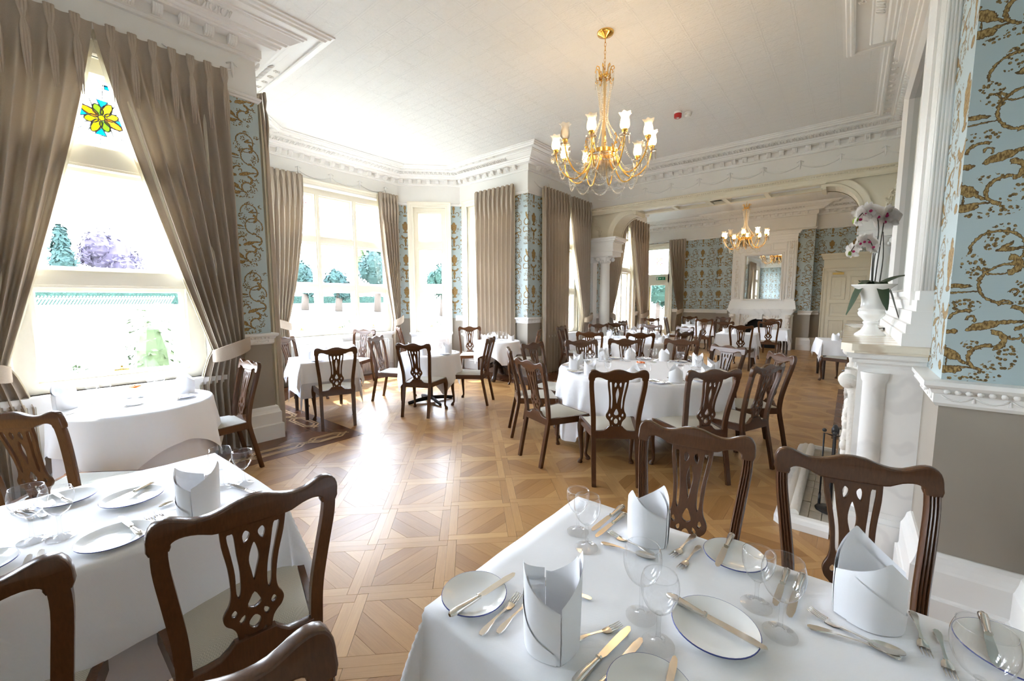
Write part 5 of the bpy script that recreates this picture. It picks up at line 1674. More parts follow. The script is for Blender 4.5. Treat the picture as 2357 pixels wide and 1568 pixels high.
def fork(a, b, label, group=None): return two('fork', make_fork, .18, a, b, ZT - .001, label, 'fork', group)
def spoon(a, b, label, group=None): return two('spoon', make_spoon, .18, a, b, ZT, label, 'spoon', group)
# right foreground table
napkin(1.317, .486, 250, 'white mitre napkin on the right foreground table, before the left reeded chair', None, 'm')
napkin(.760, .500, 48, 'tall white mitre napkin with open folds at the front of the right foreground table', None, 't')
napkin(1.339, -.081, 120, 'white mitre napkin on the right foreground table, before the right reeded chair', None, 'm', 1.08)
plate(.744, .743, 'blue-rimmed plate near the front left corner of the right foreground table')
plate(1.377, .233, 'blue-rimmed plate at the far edge between the two reeded chairs')
plate(1.036, .209, 'large blue-rimmed plate in the middle foreground with a knife across it', None, 'b')
plate(.770, .268, 'plate cut by the bottom edge of the right foreground table')
plate(1.380, -.335, 'blue-rimmed plate cut by the right edge of the picture', None, 'b')
ZP = ZT + .0115
knife((.642, .729), (.871, .704), 'silver knife lying across the front left plate', None, ZP)
knife((1.061, .333), (1.028, .096), 'silver knife lying across the large middle plate', None, ZP)
knife((1.490, .262), (1.270, .257), 'silver knife lying across the far plate between the reeded chairs', None, ZP)
knife((1.497, -.304), (1.285, -.293), 'dark-reflecting knife on the plate at the right edge of the picture', None, ZP)
knife((1.461, .637), (1.225, .645), 'upper of two knives left of the left reeded chair napkin')
knife((1.411, .609), (1.200, .618), 'lower of two knives left of the left reeded chair napkin')
knife((.690, .400), (.909, .372), 'upper of two knives beside the tall open napkin')
knife((.690, .358), (.895, .336), 'lower of two knives beside the tall open napkin')
knife((1.415, .062), (1.190, .070), 'knife lying behind the big glass left of the right reeded chair napkin')
knife((1.415, .098), (1.215, .104), 'shorter knife half hidden behind the big middle glass')
fork((.778, .462), (.905, .392), 'fork with tines towards the middle glasses, right of the tall napkin')
spoon((.935, .490), (.912, .602), 'spoon whose handle shows right of the tall napkin')
fork((1.433, .364), (1.253, .385), 'upper of two forks at the far edge right of the left napkin')
fork((1.374, .333), (1.207, .348), 'lower of two forks at the far edge right of the left napkin')
fork((1.205, -.136), (1.258, .036), 'long fork before the right reeded chair napkin')
spoon((1.186, .034), (1.228, -.146), 'spoon with gleaming bowl before the right reeded chair napkin')
fork((.659, .640), (.828, .652), 'fork beside the front left plate, handle to the front')
fork((.690, .612), (.860, .618), 'second fork beside the front left plate, half under the tall napkin')
spoon((1.185, .590), (1.215, .420), 'dessert spoon before the left reeded chair napkin')
fork((1.232, .430), (1.262, .600), 'dessert fork before the left reeded chair napkin')
fork((1.419, -.172), (1.248, -.183), 'left of two forks at the right end of the foreground table')
fork((1.372, -.210), (1.205, -.216), 'right of two forks at the right end of the foreground table')
fork((.70, .170), (.880, .150), 'left of two forks at the bottom edge'); fork((.70, .140), (.880, .120), 'right of two forks at the bottom edge')
knife((.70, .225), (.880, .255), 'knife tip poking up at the bottom edge beside the cut plate', None, ZP)
glass_(1.199, .687, 's', 'small wine glass at the far left corner of the right foreground table')
glass_(1.137, .618, 'm', 'larger wine glass at the far left corner, overlapping the small one')
glass_(.965, .366, 'b', 'large wine glass behind the middle plate, left')
glass_(.906, .301, 'm', 'wine glass right in front of the large middle plate')
glass_(1.194, .145, 's', 'small wine glass between the middle plate and the far plate')
glass_(1.124, .084, 'b', 'large wine glass right of the middle plate with knives seen through it')
glass_(1.120, -.235, 'b', 'large wine glass cut by the bottom right corner')
# left foreground table
napkin(.413, 1.900, 60, 'white mitre napkin on the left foreground table behind the big dark chair', None, 'm', 1.02)
glass_(-.005, 2.080, 'b', 'larger wine glass at the left end of the left foreground table')
glass_(.057, 2.036, 'm', 'smaller wine glass at the left end of the left foreground table')
glass_(.530, 2.050, 'm', 'larger wine glass at the far corner of the left foreground table')
glass_(.602, 2.016, 's', 'smaller wine glass at the far corner of the left foreground table')
plate(.172, 1.874, 'plate at the near edge of the left foreground table, with a gleaming knife', None, 'b')
plate(.264, 2.206, 'plate in the middle of the left foreground table, with an ivory knife', None, 'b')
plate(.095, 2.400, 'plate behind the two glasses on the left foreground table')
plate(-.120, 1.985, 'plate cut by the left edge of the left foreground table')
knife((.228, 1.806), (.201, 2.021), 'silver knife on the near plate of the left foreground table', None, ZP)
knife((.347, 2.296), (.179, 2.178), 'ivory-handled knife on the middle plate of the left foreground table', None, ZP)
knife((.10, 2.32), (.06, 2.50), 'knife on the plate behind the two left glasses', None, ZP)
fork((.277, 1.785), (.268, 1.990), 'left of two forks beside the near plate, left foreground table')
fork((.305, 1.800), (.300, 1.995), 'right of two forks beside the near plate, left foreground table')
spoon((.45, 2.08), (.350, 2.045), 'spoon beside the napkin on the left foreground table')
fork((.46, 2.045), (.365, 1.985), 'fork under the spoon beside the left foreground napkin')
knife((-.040, 1.775), (-.015, 1.965), 'left of two knives at the near edge of the left foreground table')
knife((-.008, 1.785), (.010, 1.975), 'right of two knives at the near edge of the left foreground table')
knife((.600, 1.85), (.560, 2.04), 'knife seen past the crest of the big dark chair')
fork((.00, 2.28), (-.05, 2.46), 'fork seen through the left glasses'); fork((.03, 2.27), (-.02, 2.45), 'second fork seen through the left glasses')
# round window table
def make_shaker():
    root = empty('salt_shaker')
    mb = MB(); mb.lathe([(.020, 0), (.022, .004), (.018, .03), (.020, .045), (.019, .058), (.010, .068), (.001, .070)], 20); mb.build('body', 'china', root, 50)
    mb = MB()
    for k in range(5): mb.ball((.006 * cos(k * 1.257), .006 * sin(k * 1.257), .069), .0015, 5, 3)
    mb.build('holes', 'iron', root); return root
def shaker(x, y, label, group=None): return place('shk', make_shaker, x, y, ZT, 0, label, 'shaker', group)
def make_posy():
    root = empty('flower_bowl')
    mb = MB(); mb.lathe([(.028, 0), (.030, .004), (.014, .02), (.030, .035), (.048, .055), (.050, .062), (.046, .060), (.028, .04), (.001, .03)], 22); mb.build('bowl', 'wine', root, True)
    mb = MB()
    for k in range(16):
        a = k * 2.4; q = .018 + .022 * (k % 4) / 3
        mb.ball((q * cos(a), q * sin(a), .072 + .004 * (k % 3)), .013, 6, 4, (1.2, 1.2, .5))
    mb.build('bloom', 'petalorange', root, True); return root
def posy(x, y, label): return place('posy', make_posy, x, y, ZT, 0, label, 'flowers')
napkin(.222, 4.50, 230, 'white napkin at the left of the round window table'); napkin(.930, 4.46, 170, 'white napkin at the right of the round window table')
plate(.571, 4.25, 'plate with spoon at the near edge of the round window table'); plate(.860, 4.22, 'plate at the right of the round window table')
spoon((.50, 4.18), (.62, 4.29), 'spoon on the near edge of the round window table'); knife((.80, 4.10), (.92, 4.28), 'knife on the right plate of the round window table', None, ZP)
knife((.20, 4.22), (.36, 4.34), 'knife at the left of the round window table'); fork((.30, 4.42), (.40, 4.57), 'fork at the left of the round window table')
shaker(.585, 4.56, 'left of two white shakers on the round window table'); shaker(.650, 4.53, 'right of two white shakers on the round window table')
posy(.640, 4.66, 'orange flower in a glass bowl on the round window table')
glass_(.385, 4.66, 'm', 'wine glass at the left of the round window table'); glass_(.455, 4.62, 's', 'small wine glass at the left of the round window table')
glass_(.760, 4.74, 's', 'left of two thin glasses by the window sill'); glass_(.815, 4.70, 's', 'right of two thin glasses by the window sill')
# generic tables: (centre, radius of setting, names)
def lay(cx, cy_, r, angs, tname, full, flower=True, shakers=False, start='the window side'):
    for k, a in enumerate(angs):
        t = radians(a); ux, uy = cos(t), sin(t); px, py = -uy, ux
        P = lambda d, s_: (cx + ux * d + px * s_, cy_ + uy * d + py * s_)
        nm = '%s clockwise from %s' % (ORD[k], start)
        g = 'settings on the ' + tname
        x, y = P(r - .16, 0); napkin(x, y, a - 90 + random.uniform(-25, 25), 'white napkin on the %s, %s' % (tname, nm), g, 's' if not full else 'm', .92)
        x, y = P(r - .36, .06); glass_(x, y, 'm', 'larger wine glass on the %s, %s' % (tname, nm), g)
        x, y = P(r - .30, .12); glass_(x, y, 's', 'smaller wine glass on the %s, %s' % (tname, nm), g)
        if full:
            x, y = P(r - .13, -.19); plate(x, y, 'side plate on the %s, %s' % (tname, nm), g)
            knife(P(r - .05, -.17), P(r - .24, -.20), 'knife on the side plate of the %s, %s' % (tname, nm), g, ZP)
            fork(P(r - .07, -.085), P(r - .25, -.085), 'fork on the %s, %s' % (tname, nm), g)
            knife(P(r - .06, .10), P(r - .25, .10), 'knife beside the napkin of the %s, %s' % (tname, nm), g)
    if flower: posy(cx, cy_, 'orange flower in the middle of the ' + tname)
    if shakers:
        shaker(cx + .07, cy_ - .08, 'left shaker on the ' + tname); shaker(cx + .12, cy_ - .04, 'right shaker on the ' + tname)
lay(T9[0], T9[1], .93, [-100, -133, -163, 160, 130, 98, 60, 32, 0, -36, -66], 'big round table', True, start='the hearth-side chair')
lay(T10[0], T10[1], .88, [178, -140, -100, -60, -20, 15, 55, 110], 'second round table', False, start='the window side')
lay(2.72, 5.60, .36, [-95, 85, 175], 'square pier table', True, False, True, 'the chair')
lay(3.50, 7.00, .40, [20, 200, 290], 'table before the radiator', False, False)
lay(4.02, 4.90, .44, [-150, 120, -60], 'iron-footed bay table', True, False, True, 'the near chair')
lay(5.68, 6.88, .38, [150, -30, -100], 'small corner-window table', False, False)
lay(6.02, 5.28, .42, [150, -60, 60], 'carved-pedestal table', False, False)
lay(10.0, 4.12, .50, [190, 90, -20, -100], 'table by the column', False, False)
lay(10.85, 2.02, .42, [180, 10, 95], 'nearer far-room table', False, False)
lay(13.0, 1.62, .42, [180, 0], 'fireside far table', False, True)
lay(13.4, 3.62, .42, [200, 20, 110], 'garden-door table', False, False)
lay(10.35, .06, .42, [150, -30], 'table beyond the mantel shelf', False, False)
# ------------------------------------------------------------------ curtains (local: x along the wall, room at -y)
def curtain(loc, rotz, xa, xb, label, tie=None, n=6, ztop=3.78, y0=-.085, zbot=.012, bend=1.3, seed=0, group='tall taupe curtains'):
    """xa = fixed outer edge, xb = free inner edge at the top; tie = (z, inner edge x there)"""
    root = empty('curtain', (loc[0], loc[1], 0), rotz)
    rnd = random.Random(seed); ph = [rnd.uniform(0, 6.28) for _ in range(5)]
    s = 1 if xb > xa else -1; W0 = abs(xb - xa)
    def pos(u, z, off=0.0, ext=0.0):
        t = (ztop - z) / (ztop - (tie[0] if tie else 0))
        amp = .012 + .046 * min(1, max(0, ztop - z - .10) / .5)
        if tie:
            wt = abs(tie[1] - xa)
            if t <= 1:
                w = W0 + (wt - W0) * max(0, t) ** bend
            else:
                q = min(1, (tie[0] - z) / .35); w = wt + (min(W0 * .42, wt + .16) - wt) * (q ** .7)
            pin = max(0, 1 - abs(z - tie[0]) / .55)
            amp *= (1 - .45 * pin)
            sq_ = w / W0
            amp *= .7 + .5 * min(1.0, 1 / max(.35, sq_)) * .5
        else:
            w = W0 * (1 - .05 * t)
        uu = u + .012 * sin(2 * pi * u + ph[0]) * min(1, max(0, t))
        fold = sin(2 * pi * n * uu + ph[1] * .0) + .28 * sin(4 * pi * n * uu + ph[2] + t * 1.2) * min(1, max(0, t) * 2)
        x = xa + s * (w * (u + ext))
        y = y0 - amp * fold - (.045 * max(0, 1 - abs(z - tie[0]) / .5) * sin(pi * u) if tie else 0) + off
        x += s * .010 * cos(2 * pi * n * uu) * min(1, max(0, t) * 3)
        return (x, y, z)
    nu = n * 14; zs = [ztop, ztop - .04, ztop - .08, ztop - .12, ztop - .16, ztop - .21, ztop - .28] + [ztop - .28 - (ztop - .28 - zbot) * k / 40 for k in range(1, 41)]
    mb = MB(); mb.grid([[pos(i / nu, z) for i in range(nu + 1)] for z in zs]); mb.build('fabric', 'curtain', root, True)
    mb = MB(); mb.grid([[pos(i / nu, z, .030, .025 * (i / nu) ** 8) for i in range(nu + 1)] for z in zs[1:]]); mb.build('lining', 'lining', root, True)
    for k in range(n):
        u = (k + .25) / n
        mb = MB()
        x, y, _ = pos(u, ztop)
        for g_ in (-1, 0, 1):
            mb.tube([(x + g_ * .019, y - .022, ztop + .004), (x + g_ * .018, y - .028, ztop - .08), (x + g_ * .007, y - .026, ztop - .165), (x + g_ * .014, y - .036, ztop - .23), (x + g_ * .016, y - .040, ztop - .36), (x + g_ * .012, y - .030, ztop - .60)], [.012, .013, .007, .012, .011, .002], 7)
        mb.build('pinch_pleat', 'curtain', root, True)
    if tie:
        mb = MB(); xi, xo = tie[1], xa
        c = (xi + xo) / 2; hw = abs(xi - xo) / 2 + .03; rows = []
        for k in range(29):
            a = pi * 1.06 * (k / 28) - .03 * pi
            cx = c + s * hw * cos(a) * 1.0
            cyy = y0 - .10 * sin(a) - .055
            zz = tie[0] + .055 * (-cos(a))
            hgt = .055 + .018 * sin(a)
            rows.append([(cx, cyy + .010, zz - hgt), (cx, cyy - .004, zz - hgt), (cx, cyy - .012, zz), (cx, cyy - .004, zz + hgt), (cx, cyy + .010, zz + hgt), (cx, cyy + .010, zz - hgt)])
        mb.grid(rows); mb.build('tieback', 'tieband', root, 50)
    return tag(root, label, 'curtain', group)
M['tieband'] = curtain_mat('pale_tie_band', (0.46, 0.38, 0.30), 0.05)
curtain((.62, YW), 0, .93, .0, 'heavy taupe curtain swept to the right of the big left window, tied back', (1.06, .66), 7, 3.79, bend=1.15, seed=1)
curtain((.62, YW), 0, -.95, .0, 'heavy taupe curtain at the far left edge, tied back', (1.06, -.66), 7, 3.79, bend=1.15, seed=2)
curtain((X1, 6.015), radians(90), -.96, -.42, 'narrow flat curtain edge just behind the first wallpapered pier', None, 4, 3.79, seed=3)
curtain((X1, 6.015), radians(90), .82, .35, 'curtain on the bay side hidden behind the first pier', None, 4, 3.79, seed=31)
curtain((4.195, YB), 0, -1.30, -.66, 'pinkish backlit curtain left of the three-light bay window', (1.12, -1.04), 7, 3.77, bend=1.8, seed=4)
curtain((4.195, YB), 0, 1.32, .86, 'backlit curtain right of the three-light bay window, tied back', (1.10, 1.16), 6, 3.77, bend=1.5, seed=5)
curtain((X2, 6.015), radians(-90), .78, -.30, 'straight hanging curtain beside the second wallpapered pier', None, 9, 3.79, seed=6)
curtain((7.90, YW), 0, -.95, .06, 'left curtain of the second window, before the column', None, 9, 3.79, seed=7)
curtain((7.90, YW), 0, .96, .10, 'right curtain of the second window, drawn aside towards the column', (1.12, .72), 7, 3.79, bend=1.3, seed=8)
curtain((10.91, YW), 0, -1.10, .10, 'curtain seen through the arch, left of the bright far window', (1.10, -.80), 7, 3.79, bend=1.3, seed=9)
curtain((10.91, YW), 0, 1.55, .25, 'curtain seen through the arch, right of the bright far window', (1.10, 1.05), 7, 3.79, bend=1.3, seed=10)
curtain((15.45, 5.64), radians(-90), 1.00, .42, 'striped-looking curtain right of the garden door', (1.10, .82), 6, 3.66, bend=1.5, seed=11)

# ------------------------------------------------------------------ chandeliers
def beads(mb, pts, r=.0065, step=.016):
    pts = [Vector(p) for p in pts]
    acc = 0.0; 
    for a, b in zip(pts, pts[1:]):
        L = (b - a).length
        while acc < L:
            mb.ball(a.lerp(b, acc / L), r, 5, 3)
            acc += step
        acc -= L
def sag(a, b, drop, n=10):
    a, b = Vector(a), Vector(b)
    return [a.lerp(b, t / n) - Vector((0, 0, drop * 4 * (t / n) * (1 - t / n))) for t in range(n + 1)]
def drop(mb, p, L=.075, r=.007):
    x, y, z = p
    mb.lathe([(.001, 0), (r * .7, -.006), (r * .7, -.010), (.002, -.013)], 5, TR(x, y, z))
    mb.lathe([(.001, -.014), (r, -.022), (r * .9, -L + .012), (.001, -L)], 6, TR(x, y, z))
def make_chandelier():
    root = empty('chandelier')                      # origin at the ceiling
    mb = MB(); mb.lathe([(.005, -.055), (.020, -.052), (.030, -.040), (.060, -.030), (.068, -.022), (.080, -.018), (.085, -.006), (.085, 0)], 28); mb.build('ceiling_rose', 'brass', root, 50)
    z = -.055
    for k in range(9):
        mb = MB(); a = (k % 2) * pi / 2
        pth = [(.009 * cos(t) * cos(a), .009 * cos(t) * sin(a), z - .022 + .022 * sin(t)) for t in [i * pi / 6 for i in range(13)]]
        mb.tube(pth, .0026, 5, cap=False); mb.build('chain_link', 'brass', root, True); z -= .038
    zc = -.44
    mb = MB(); mb.lathe([(.058, zc - .012), (.062, zc - .008), (.062, zc + .012), (.055, zc + .016), (.055, zc - .012)], 24, cap=False)
    for k in range(8):
        a = k * pi / 4; f = lambda r_, zz: (r_ * cos(a), r_ * sin(a), zc + zz)
        mb.tube([f(.060, 0), f(.058, .05), f(.070, .095), f(.092, .098), f(.100, .075), f(.090, .062)], [.006, .006, .0055, .005, .005, .004], 5)
        mb.tube([f(.060, -.005), f(.075, -.045), f(.092, -.040), f(.094, -.022)], .005, 5)
    mb.lathe([(.004, zc + .10), (.004, zc - .01)], 6)
    for k in range(3):
        a = k * 2 * pi / 3; mb.tube([(0, 0, zc + .005), (.058 * cos(a), .058 * sin(a), zc)], .004, 5)
    mb.build('crown', 'brass', root, True)
    zr = -1.20
    mb = MB(); mb.lathe([(.014, zc - .01), (.018, zc - .06), (.016, zc - .30), (.020, zc - .36), (.016, zc - .42), (.022, zr + .06), (.030, zr)], 14); mb.build('stem', 'stemglass', root, True)
    mb = MB(); mb.lathe([(.145, zr - .022), (.150, zr - .018), (.150, zr + .018), (.143, zr + .022), (.143, zr - .022)], 32, cap=False)
    for k in range(4):
        a = k * pi / 2; mb.tube([(0, 0, zr), (.146 * cos(a), .146 * sin(a), zr)], .006, 6)
    for k in range(10):
        a = k * 2 * pi / 10 + pi / 10; f = lambda r_, zz: (r_ * cos(a), r_ * sin(a), zr + zz)
        mb.tube([f(.148, .0), f(.175, .05), f(.20, .11), f(.185, .15), f(.165, .135)], [.006, .006, .005, .005, .004], 5)
        mb.ball(f(.195, .05), .013, 6, 4)
    mb.build('brass_band', 'brass', root, 50)
    NA = 10; RA = .50
    tips = []
    for k in range(NA):
        a = k * 2 * pi / NA; f = lambda r_, zz: (r_ * cos(a), r_ * sin(a), zr + zz)
        arm = empty('arm', (0, 0, 0)); arm.parent = root
        mb = MB(); mb.tube(smooth_path([f(.148, -.01), f(.18, -.14), f(.27, -.245), f(.38, -.225), f(.47, -.11), f(RA, .0)], 5), .0075, 8); mb.build('tube', 'brass', arm, True)
        mb = MB(); mb.lathe([(.010, -.01), (.045, .000), (.052, .010), (.046, .010), (.012, .004)], 18, TR(*f(RA, 0))); mb.build('drip_pan', 'crystal', arm, True)
        mb = MB(); mb.lathe([(.009, .005), (.018, .018), (.026, .030), (.030, .050), (.026, .056)], 14, TR(*f(RA, 0))); mb.build('cup', 'brass', arm, True)
        mb = MB(); rows = []
        for r_, zz, wv in ((.022, .052, 0), (.040, .066, 0), (.047, .090, 0), (.044, .125, 0), (.036, .158, 0), (.042, .180, .003), (.056, .196, .008)):
            rows.append([(RA * cos(a) + (r_ + wv * cos(6 * t * 2 * pi / 36)) * cos(t * 2 * pi / 36), RA * sin(a) + (r_ + wv * cos(6 * t * 2 * pi / 36)) * sin(t * 2 * pi / 36), zr + zz + wv * .5 * cos(6 * t * 2 * pi / 36)) for t in range(36)])
        mb.grid(rows, closed=True); mb.build('shade', 'shade', arm, True)
        if k != 4:
            mb = MB(); mb.ball((RA * cos(a), RA * sin(a), zr + .108), .024, 10, 7, (1, 1, 1.7)); mb.build('bulb', 'bulb', arm, True)
            if k % 2 == 0:
                l = bpy.data.lights.new('bulb_light', 'POINT'); l.energy = 0.6; l.color = (1.0, .66, .34); l.shadow_soft_size = .05
                lo = bpy.data.objects.new('bulb_light', l); COL.objects.link(lo); lo.parent = arm; lo.location = (RA * cos(a), RA * sin(a), zr + .215)
        mb = MB()
        for j in range(6):
            b = j * pi / 3; drop(mb, (RA * cos(a) + .046 * cos(b), RA * sin(a) + .046 * sin(b), zr + .002), .085, .0065)
        mb.build('prism_drops', 'crystal', arm)
        tips.append(Vector(f(RA - .02, -.06)))
    st = MB()
    for k in range(NA):
        a = k * 2 * pi / NA
        beads(st, smooth_path([(.085 * cos(a), .085 * sin(a), zc - .02), (.045 * cos(a), .045 * sin(a), zc - .30), (.055 * cos(a), .055 * sin(a), zr + .30), (.20 * cos(a), .20 * sin(a), zr + .08)], 5), .0078, .0175)
        q = Vector((.36 * cos(a), .36 * sin(a), zr - .24)); a2 = (k + 1) * 2 * pi / NA; q2 = Vector((.36 * cos(a2), .36 * sin(a2), zr - .24))
        beads(st, sag(q, q2, .11), .0088, .019)
        beads(st, sag((.15 * cos(a), .15 * sin(a), zr - .02), q, .06), .0080, .018)
        beads(st, sag(tips[k], tips[(k + 1) % NA], .15), .0084, .019)
    o = st.build('bead_strands', 'bead', root, True); o['kind'] = 'stuff'
    st = MB()
    for ring, (r_, n_, z_, L) in enumerate(((.140, 30, zr - .025, .13), (.105, 24, zr - .03, .19), (.06, 14, zr - .03, .23))):
        for j in range(n_):
            b = j * 2 * pi / n_; drop(st, (r_ * cos(b), r_ * sin(b), z_), L, .008)
    for j in range(8):
        b = j * pi / 4; drop(st, (.095 * cos(b), .095 * sin(b), zc + .065), .17, .004)
    o = st.build('prism_curtain', 'crystal', root); o['kind'] = 'stuff'
    return root
M['stemglass'] = plain('milky_glass_stem', (0.75, 0.58, 0.34), 0.15)
ch1 = make_chandelier(); ch1.location = (4.15, 2.14, ZC); ch1.rotation_euler = (0, 0, .25)
tag(ch1, 'brass and crystal chandelier with glowing glass shades in the near room', 'chandelier', 'crystal chandeliers')
ch2 = copy_tree(ch1, None, (12.2, 2.22, ZC), .1)
tag(ch2, 'brass and crystal chandelier seen through the arch in the far room', 'chandelier', 'crystal chandeliers')

# fire alarm sounder and smoke detector
al = empty('fire_alarm', (6.50, 2.15, ZC))
mb = MB(); mb.lathe([(.045, -.085), (.052, -.08), (.054, -.03), (.05, -.028)], 24); mb.build('sounder', 'red', al, 50)
mb = MB(); mb.lathe([(.056, -.028), (.056, 0)], 24); mb.build('base', 'plastic', al, 50)
mb = MB(); mb.lathe([(.018, -.087), (.018, -.085)], 12); mb.build('grille', 'plastic', al)
tag(al, 'red fire alarm sounder on the white ceiling', 'fire alarm')
sd = empty('smoke_detector', (6.62, 2.04, ZC))
mb = MB(); mb.lathe([(.030, -.060), (.036, -.050), (.048, -.042), (.050, -.02), (.055, -.018), (.055, 0)], 24); mb.build('body', 'plastic', sd, 50)
tag(sd, 'white smoke detector beside the red alarm', 'smoke detector')

# radiator under the bay window
rd = empty('radiator', (4.195, 7.66, 0))
cm = MB()
for s in (-1, 1): cm.tube([(0, s * .035, .10), (0, s * .035, .70)], .019, 8)
cm.ball((0, 0, .71), .04, 8, 5, (.5, 1.35, .5)); cm.ball((0, 0, .10), .04, 8, 5, (.5, 1.35, .5))
CMM = cm.mesh('radiator_column', 'white', True)
for k in range(42): put('radiator_column', CMM, rd, (-.95 + k * .046, 0, 0))
for xx in (-.93, .93):
    mb = MB(); mb.box(xx - .02, xx + .02, -.05, .05, 0, .09); mb.build('foot', 'white', rd)
mb = MB(); mb.tube([(-1.0, 0, .66), (1.0, 0, .66)], .012, 6); mb.build('header_pipe', 'white', rd)
tag(rd, 'white column radiator under the three-light bay window', 'radiator')

# ------------------------------------------------------------------ things on the mantel shelf
vs = empty('urn_vase', (3.86, -.115, 1.30))
prof = [(.085, 0), (.087, .006), (.080, .014), (.055, .035), (.040, .060), (.036, .078), (.044, .086), (.044, .094), (.038, .100), (.052, .118), (.072, .140), (.076, .158), (.070, .170), (.075, .178), (.075, .186), (.064, .194), (.060, .230), (.064, .270), (.080, .312), (.112, .344), (.124, .352), (.124, .357), (.108, .352), (.070, .315), (.052, .27), (.048, .22), (.001, .21)]
mb = MB(); mb.lathe(prof, 48, TR(0, 0, 0)); mb.build('body', 'opal', vs, 60)
mb = MB(); mb.lathe([(.001, .318), (.066, .318), (.066, .314)], 24); mb.build('soil', 'stem', vs)
tag(vs, 'white opal glass urn vase on the mantel shelf', 'vase')
oc = empty('orchid', (3.86, -.115, 1.618))
rnd = random.Random(4)
cr_ = Vector((_r.x, _r.y, 0))
def stalk(pts, nm='flower_stalk'):
    mb = MB(); P = smooth_path(pts, 5); mb.tube(P, [.0045 - .0025 * i / len(P) for i in range(len(P))], 6); mb.build(nm, 'stem', oc, True); return P
def W_(a, d, z): return tuple(cr_ * a + Vector((cos(_yaw), sin(_yaw), 0)) * d + Vector((0, 0, z)))
S1 = stalk([W_(-.010, 0, 0), W_(-.004, .01, .20), W_(.002, 0, .40), W_(-.03, 0, .53), W_(-.10, -.01, .545), W_(-.17, 0, .47)])
S2 = stalk([W_(.012, .01, 0), W_(.022, .01, .2), W_(.030, 0, .42), W_(.050, .01, .53), W_(.085, .01, .50)])
S3 = stalk([W_(-.022, -.01, 0), W_(-.030, -.01, .14), W_(-.034, -.01, .27), W_(-.07, -.01, .345), W_(-.13, 0, .335), W_(-.19, 0, .25)])
S4 = stalk([W_(.022, -.015, 0), W_(.040, -.01, .22), W_(.034, 0, .40)], 'support_stick')
PT = []
for kk in range(5):
    mb = MB(); rows = []
    wd, L = ((.030, .040) if kk in (1, 2) else (.017, .040)) if kk < 3 else (.017, .038)
    for j in range(7):
        t = j / 6
        w = wd * sin(pi * min(.97, t * .82 + .12)) ** .8
        rows.append([(w * s_, -.010 * t * t + .006 * s_ * s_, L * t) for s_ in (-1, -.5, 0, .5, 1)])
    mb.grid(rows); PT.append(mb.mesh('petal', 'petal', True))
lip = MB(); lip.ball((0, -.008, -.004), .0065, 7, 5, (1, 1.2, 1.0)); LIP = lip.mesh('lip', 'magenta', True)
def bloom(p, yaw_, sc=1.0):
    o = empty('bloom', p); o.parent = oc; o.rotation_euler = (rnd.uniform(-.4, .25), rnd.uniform(-.3, .3), yaw_); o.scale = (sc,) * 3
    for k, a in enumerate((0, 1.35, -1.35, 2.45, -2.45)):
        put('petal', PT[k], o, mw=Matrix.Rotation(a, 4, 'Y') @ TR(0, 0, .004))
    put('lip', LIP, o)
toc = _yaw - pi / 2
for p, dy in ((S1[14], .2), (S1[17], -.1), (S1[19], .1), (S1[21], -.3), (S1[23], .3)): bloom(p + Vector((0, 0, -.012)), toc + dy + .15, 1.45)
for p, dy in ((S2[12], .1), (S2[14], .5), (S2[16], -.2), (S2[18], .7), (S2[20], .2)): bloom(p + Vector((0, 0, -.01)), toc + dy - .4, 1.5)
for p, dy in ((S3[12], .0), (S3[15], -.2), (S3[18], .1), (S3[20], .3), (S3[23], -.1)): bloom(p + Vector((0, 0, -.012)), toc + dy + .2, 1.3)
for p in (S1[-1], S1[-2], S3[-1]):
    mb = MB(); mb.ball(p, .013, 8, 6, (1, 1, 1.4)); mb.build('bud', 'budgreen', oc, True)
for a0, L, up_ in ((-.5, .26, .10), (2.5, .16, -.10), (-2.2, .14, -.08), (1.1, .12, .06), (.3, .15, .03), (-1.4, .15, -.12)):
    mb = MB(); rows = []
    for j in range(10):
        t = j / 9; w = .042 * sin(pi * min(.98, t * .93 + .06)) ** .7
        c = Vector((cos(a0 + _yaw - pi / 2 + .5), sin(a0 + _yaw - pi / 2 + .5), 0)); px = Vector((-c.y, c.x, 0))
        b = c * (L * t) + Vector((0, 0, .025 * sin(pi * t) + up_ * t * (1 if up_ > 0 else t * 1.8)))
        if up_ < 0: b += Vector((0, 0, .05 * sin(pi * min(1, t * 1.2))))
        rows.append([b + px * (w * s_) + Vector((0, 0, .010 * abs(s_))) for s_ in (-1, -.5, 0, .5, 1)])
    mb.grid(rows); mb.build('leaf', 'leaf', oc, True)
tag(oc, 'white orchid with magenta lips growing in the opal vase', 'orchid')
dish = empty('serving_dish', (4.62, -.12, 1.301))
mb = MB(); mb.lathe([(.08, 0), (.13, .012), (.15, .022), (.13, .018), (.08, .008), (.001, .007)], 32, Matrix.Diagonal((1.15, .85, 1, 1))); mb.build('dish', 'china', dish, 50)
tag(dish, 'white oval dish on the mantel shelf behind the vase', 'dish')
pl2 = empty('serving_dish', (4.95, -.08, 1.301))
mb = MB(); mb.lathe([(.06, 0), (.11, .014), (.12, .02), (.10, .016), (.001, .008)], 28); mb.build('dish', 'china', pl2, 50)
tag(pl2, 'white plate at the far end of the mantel shelf', 'plate')

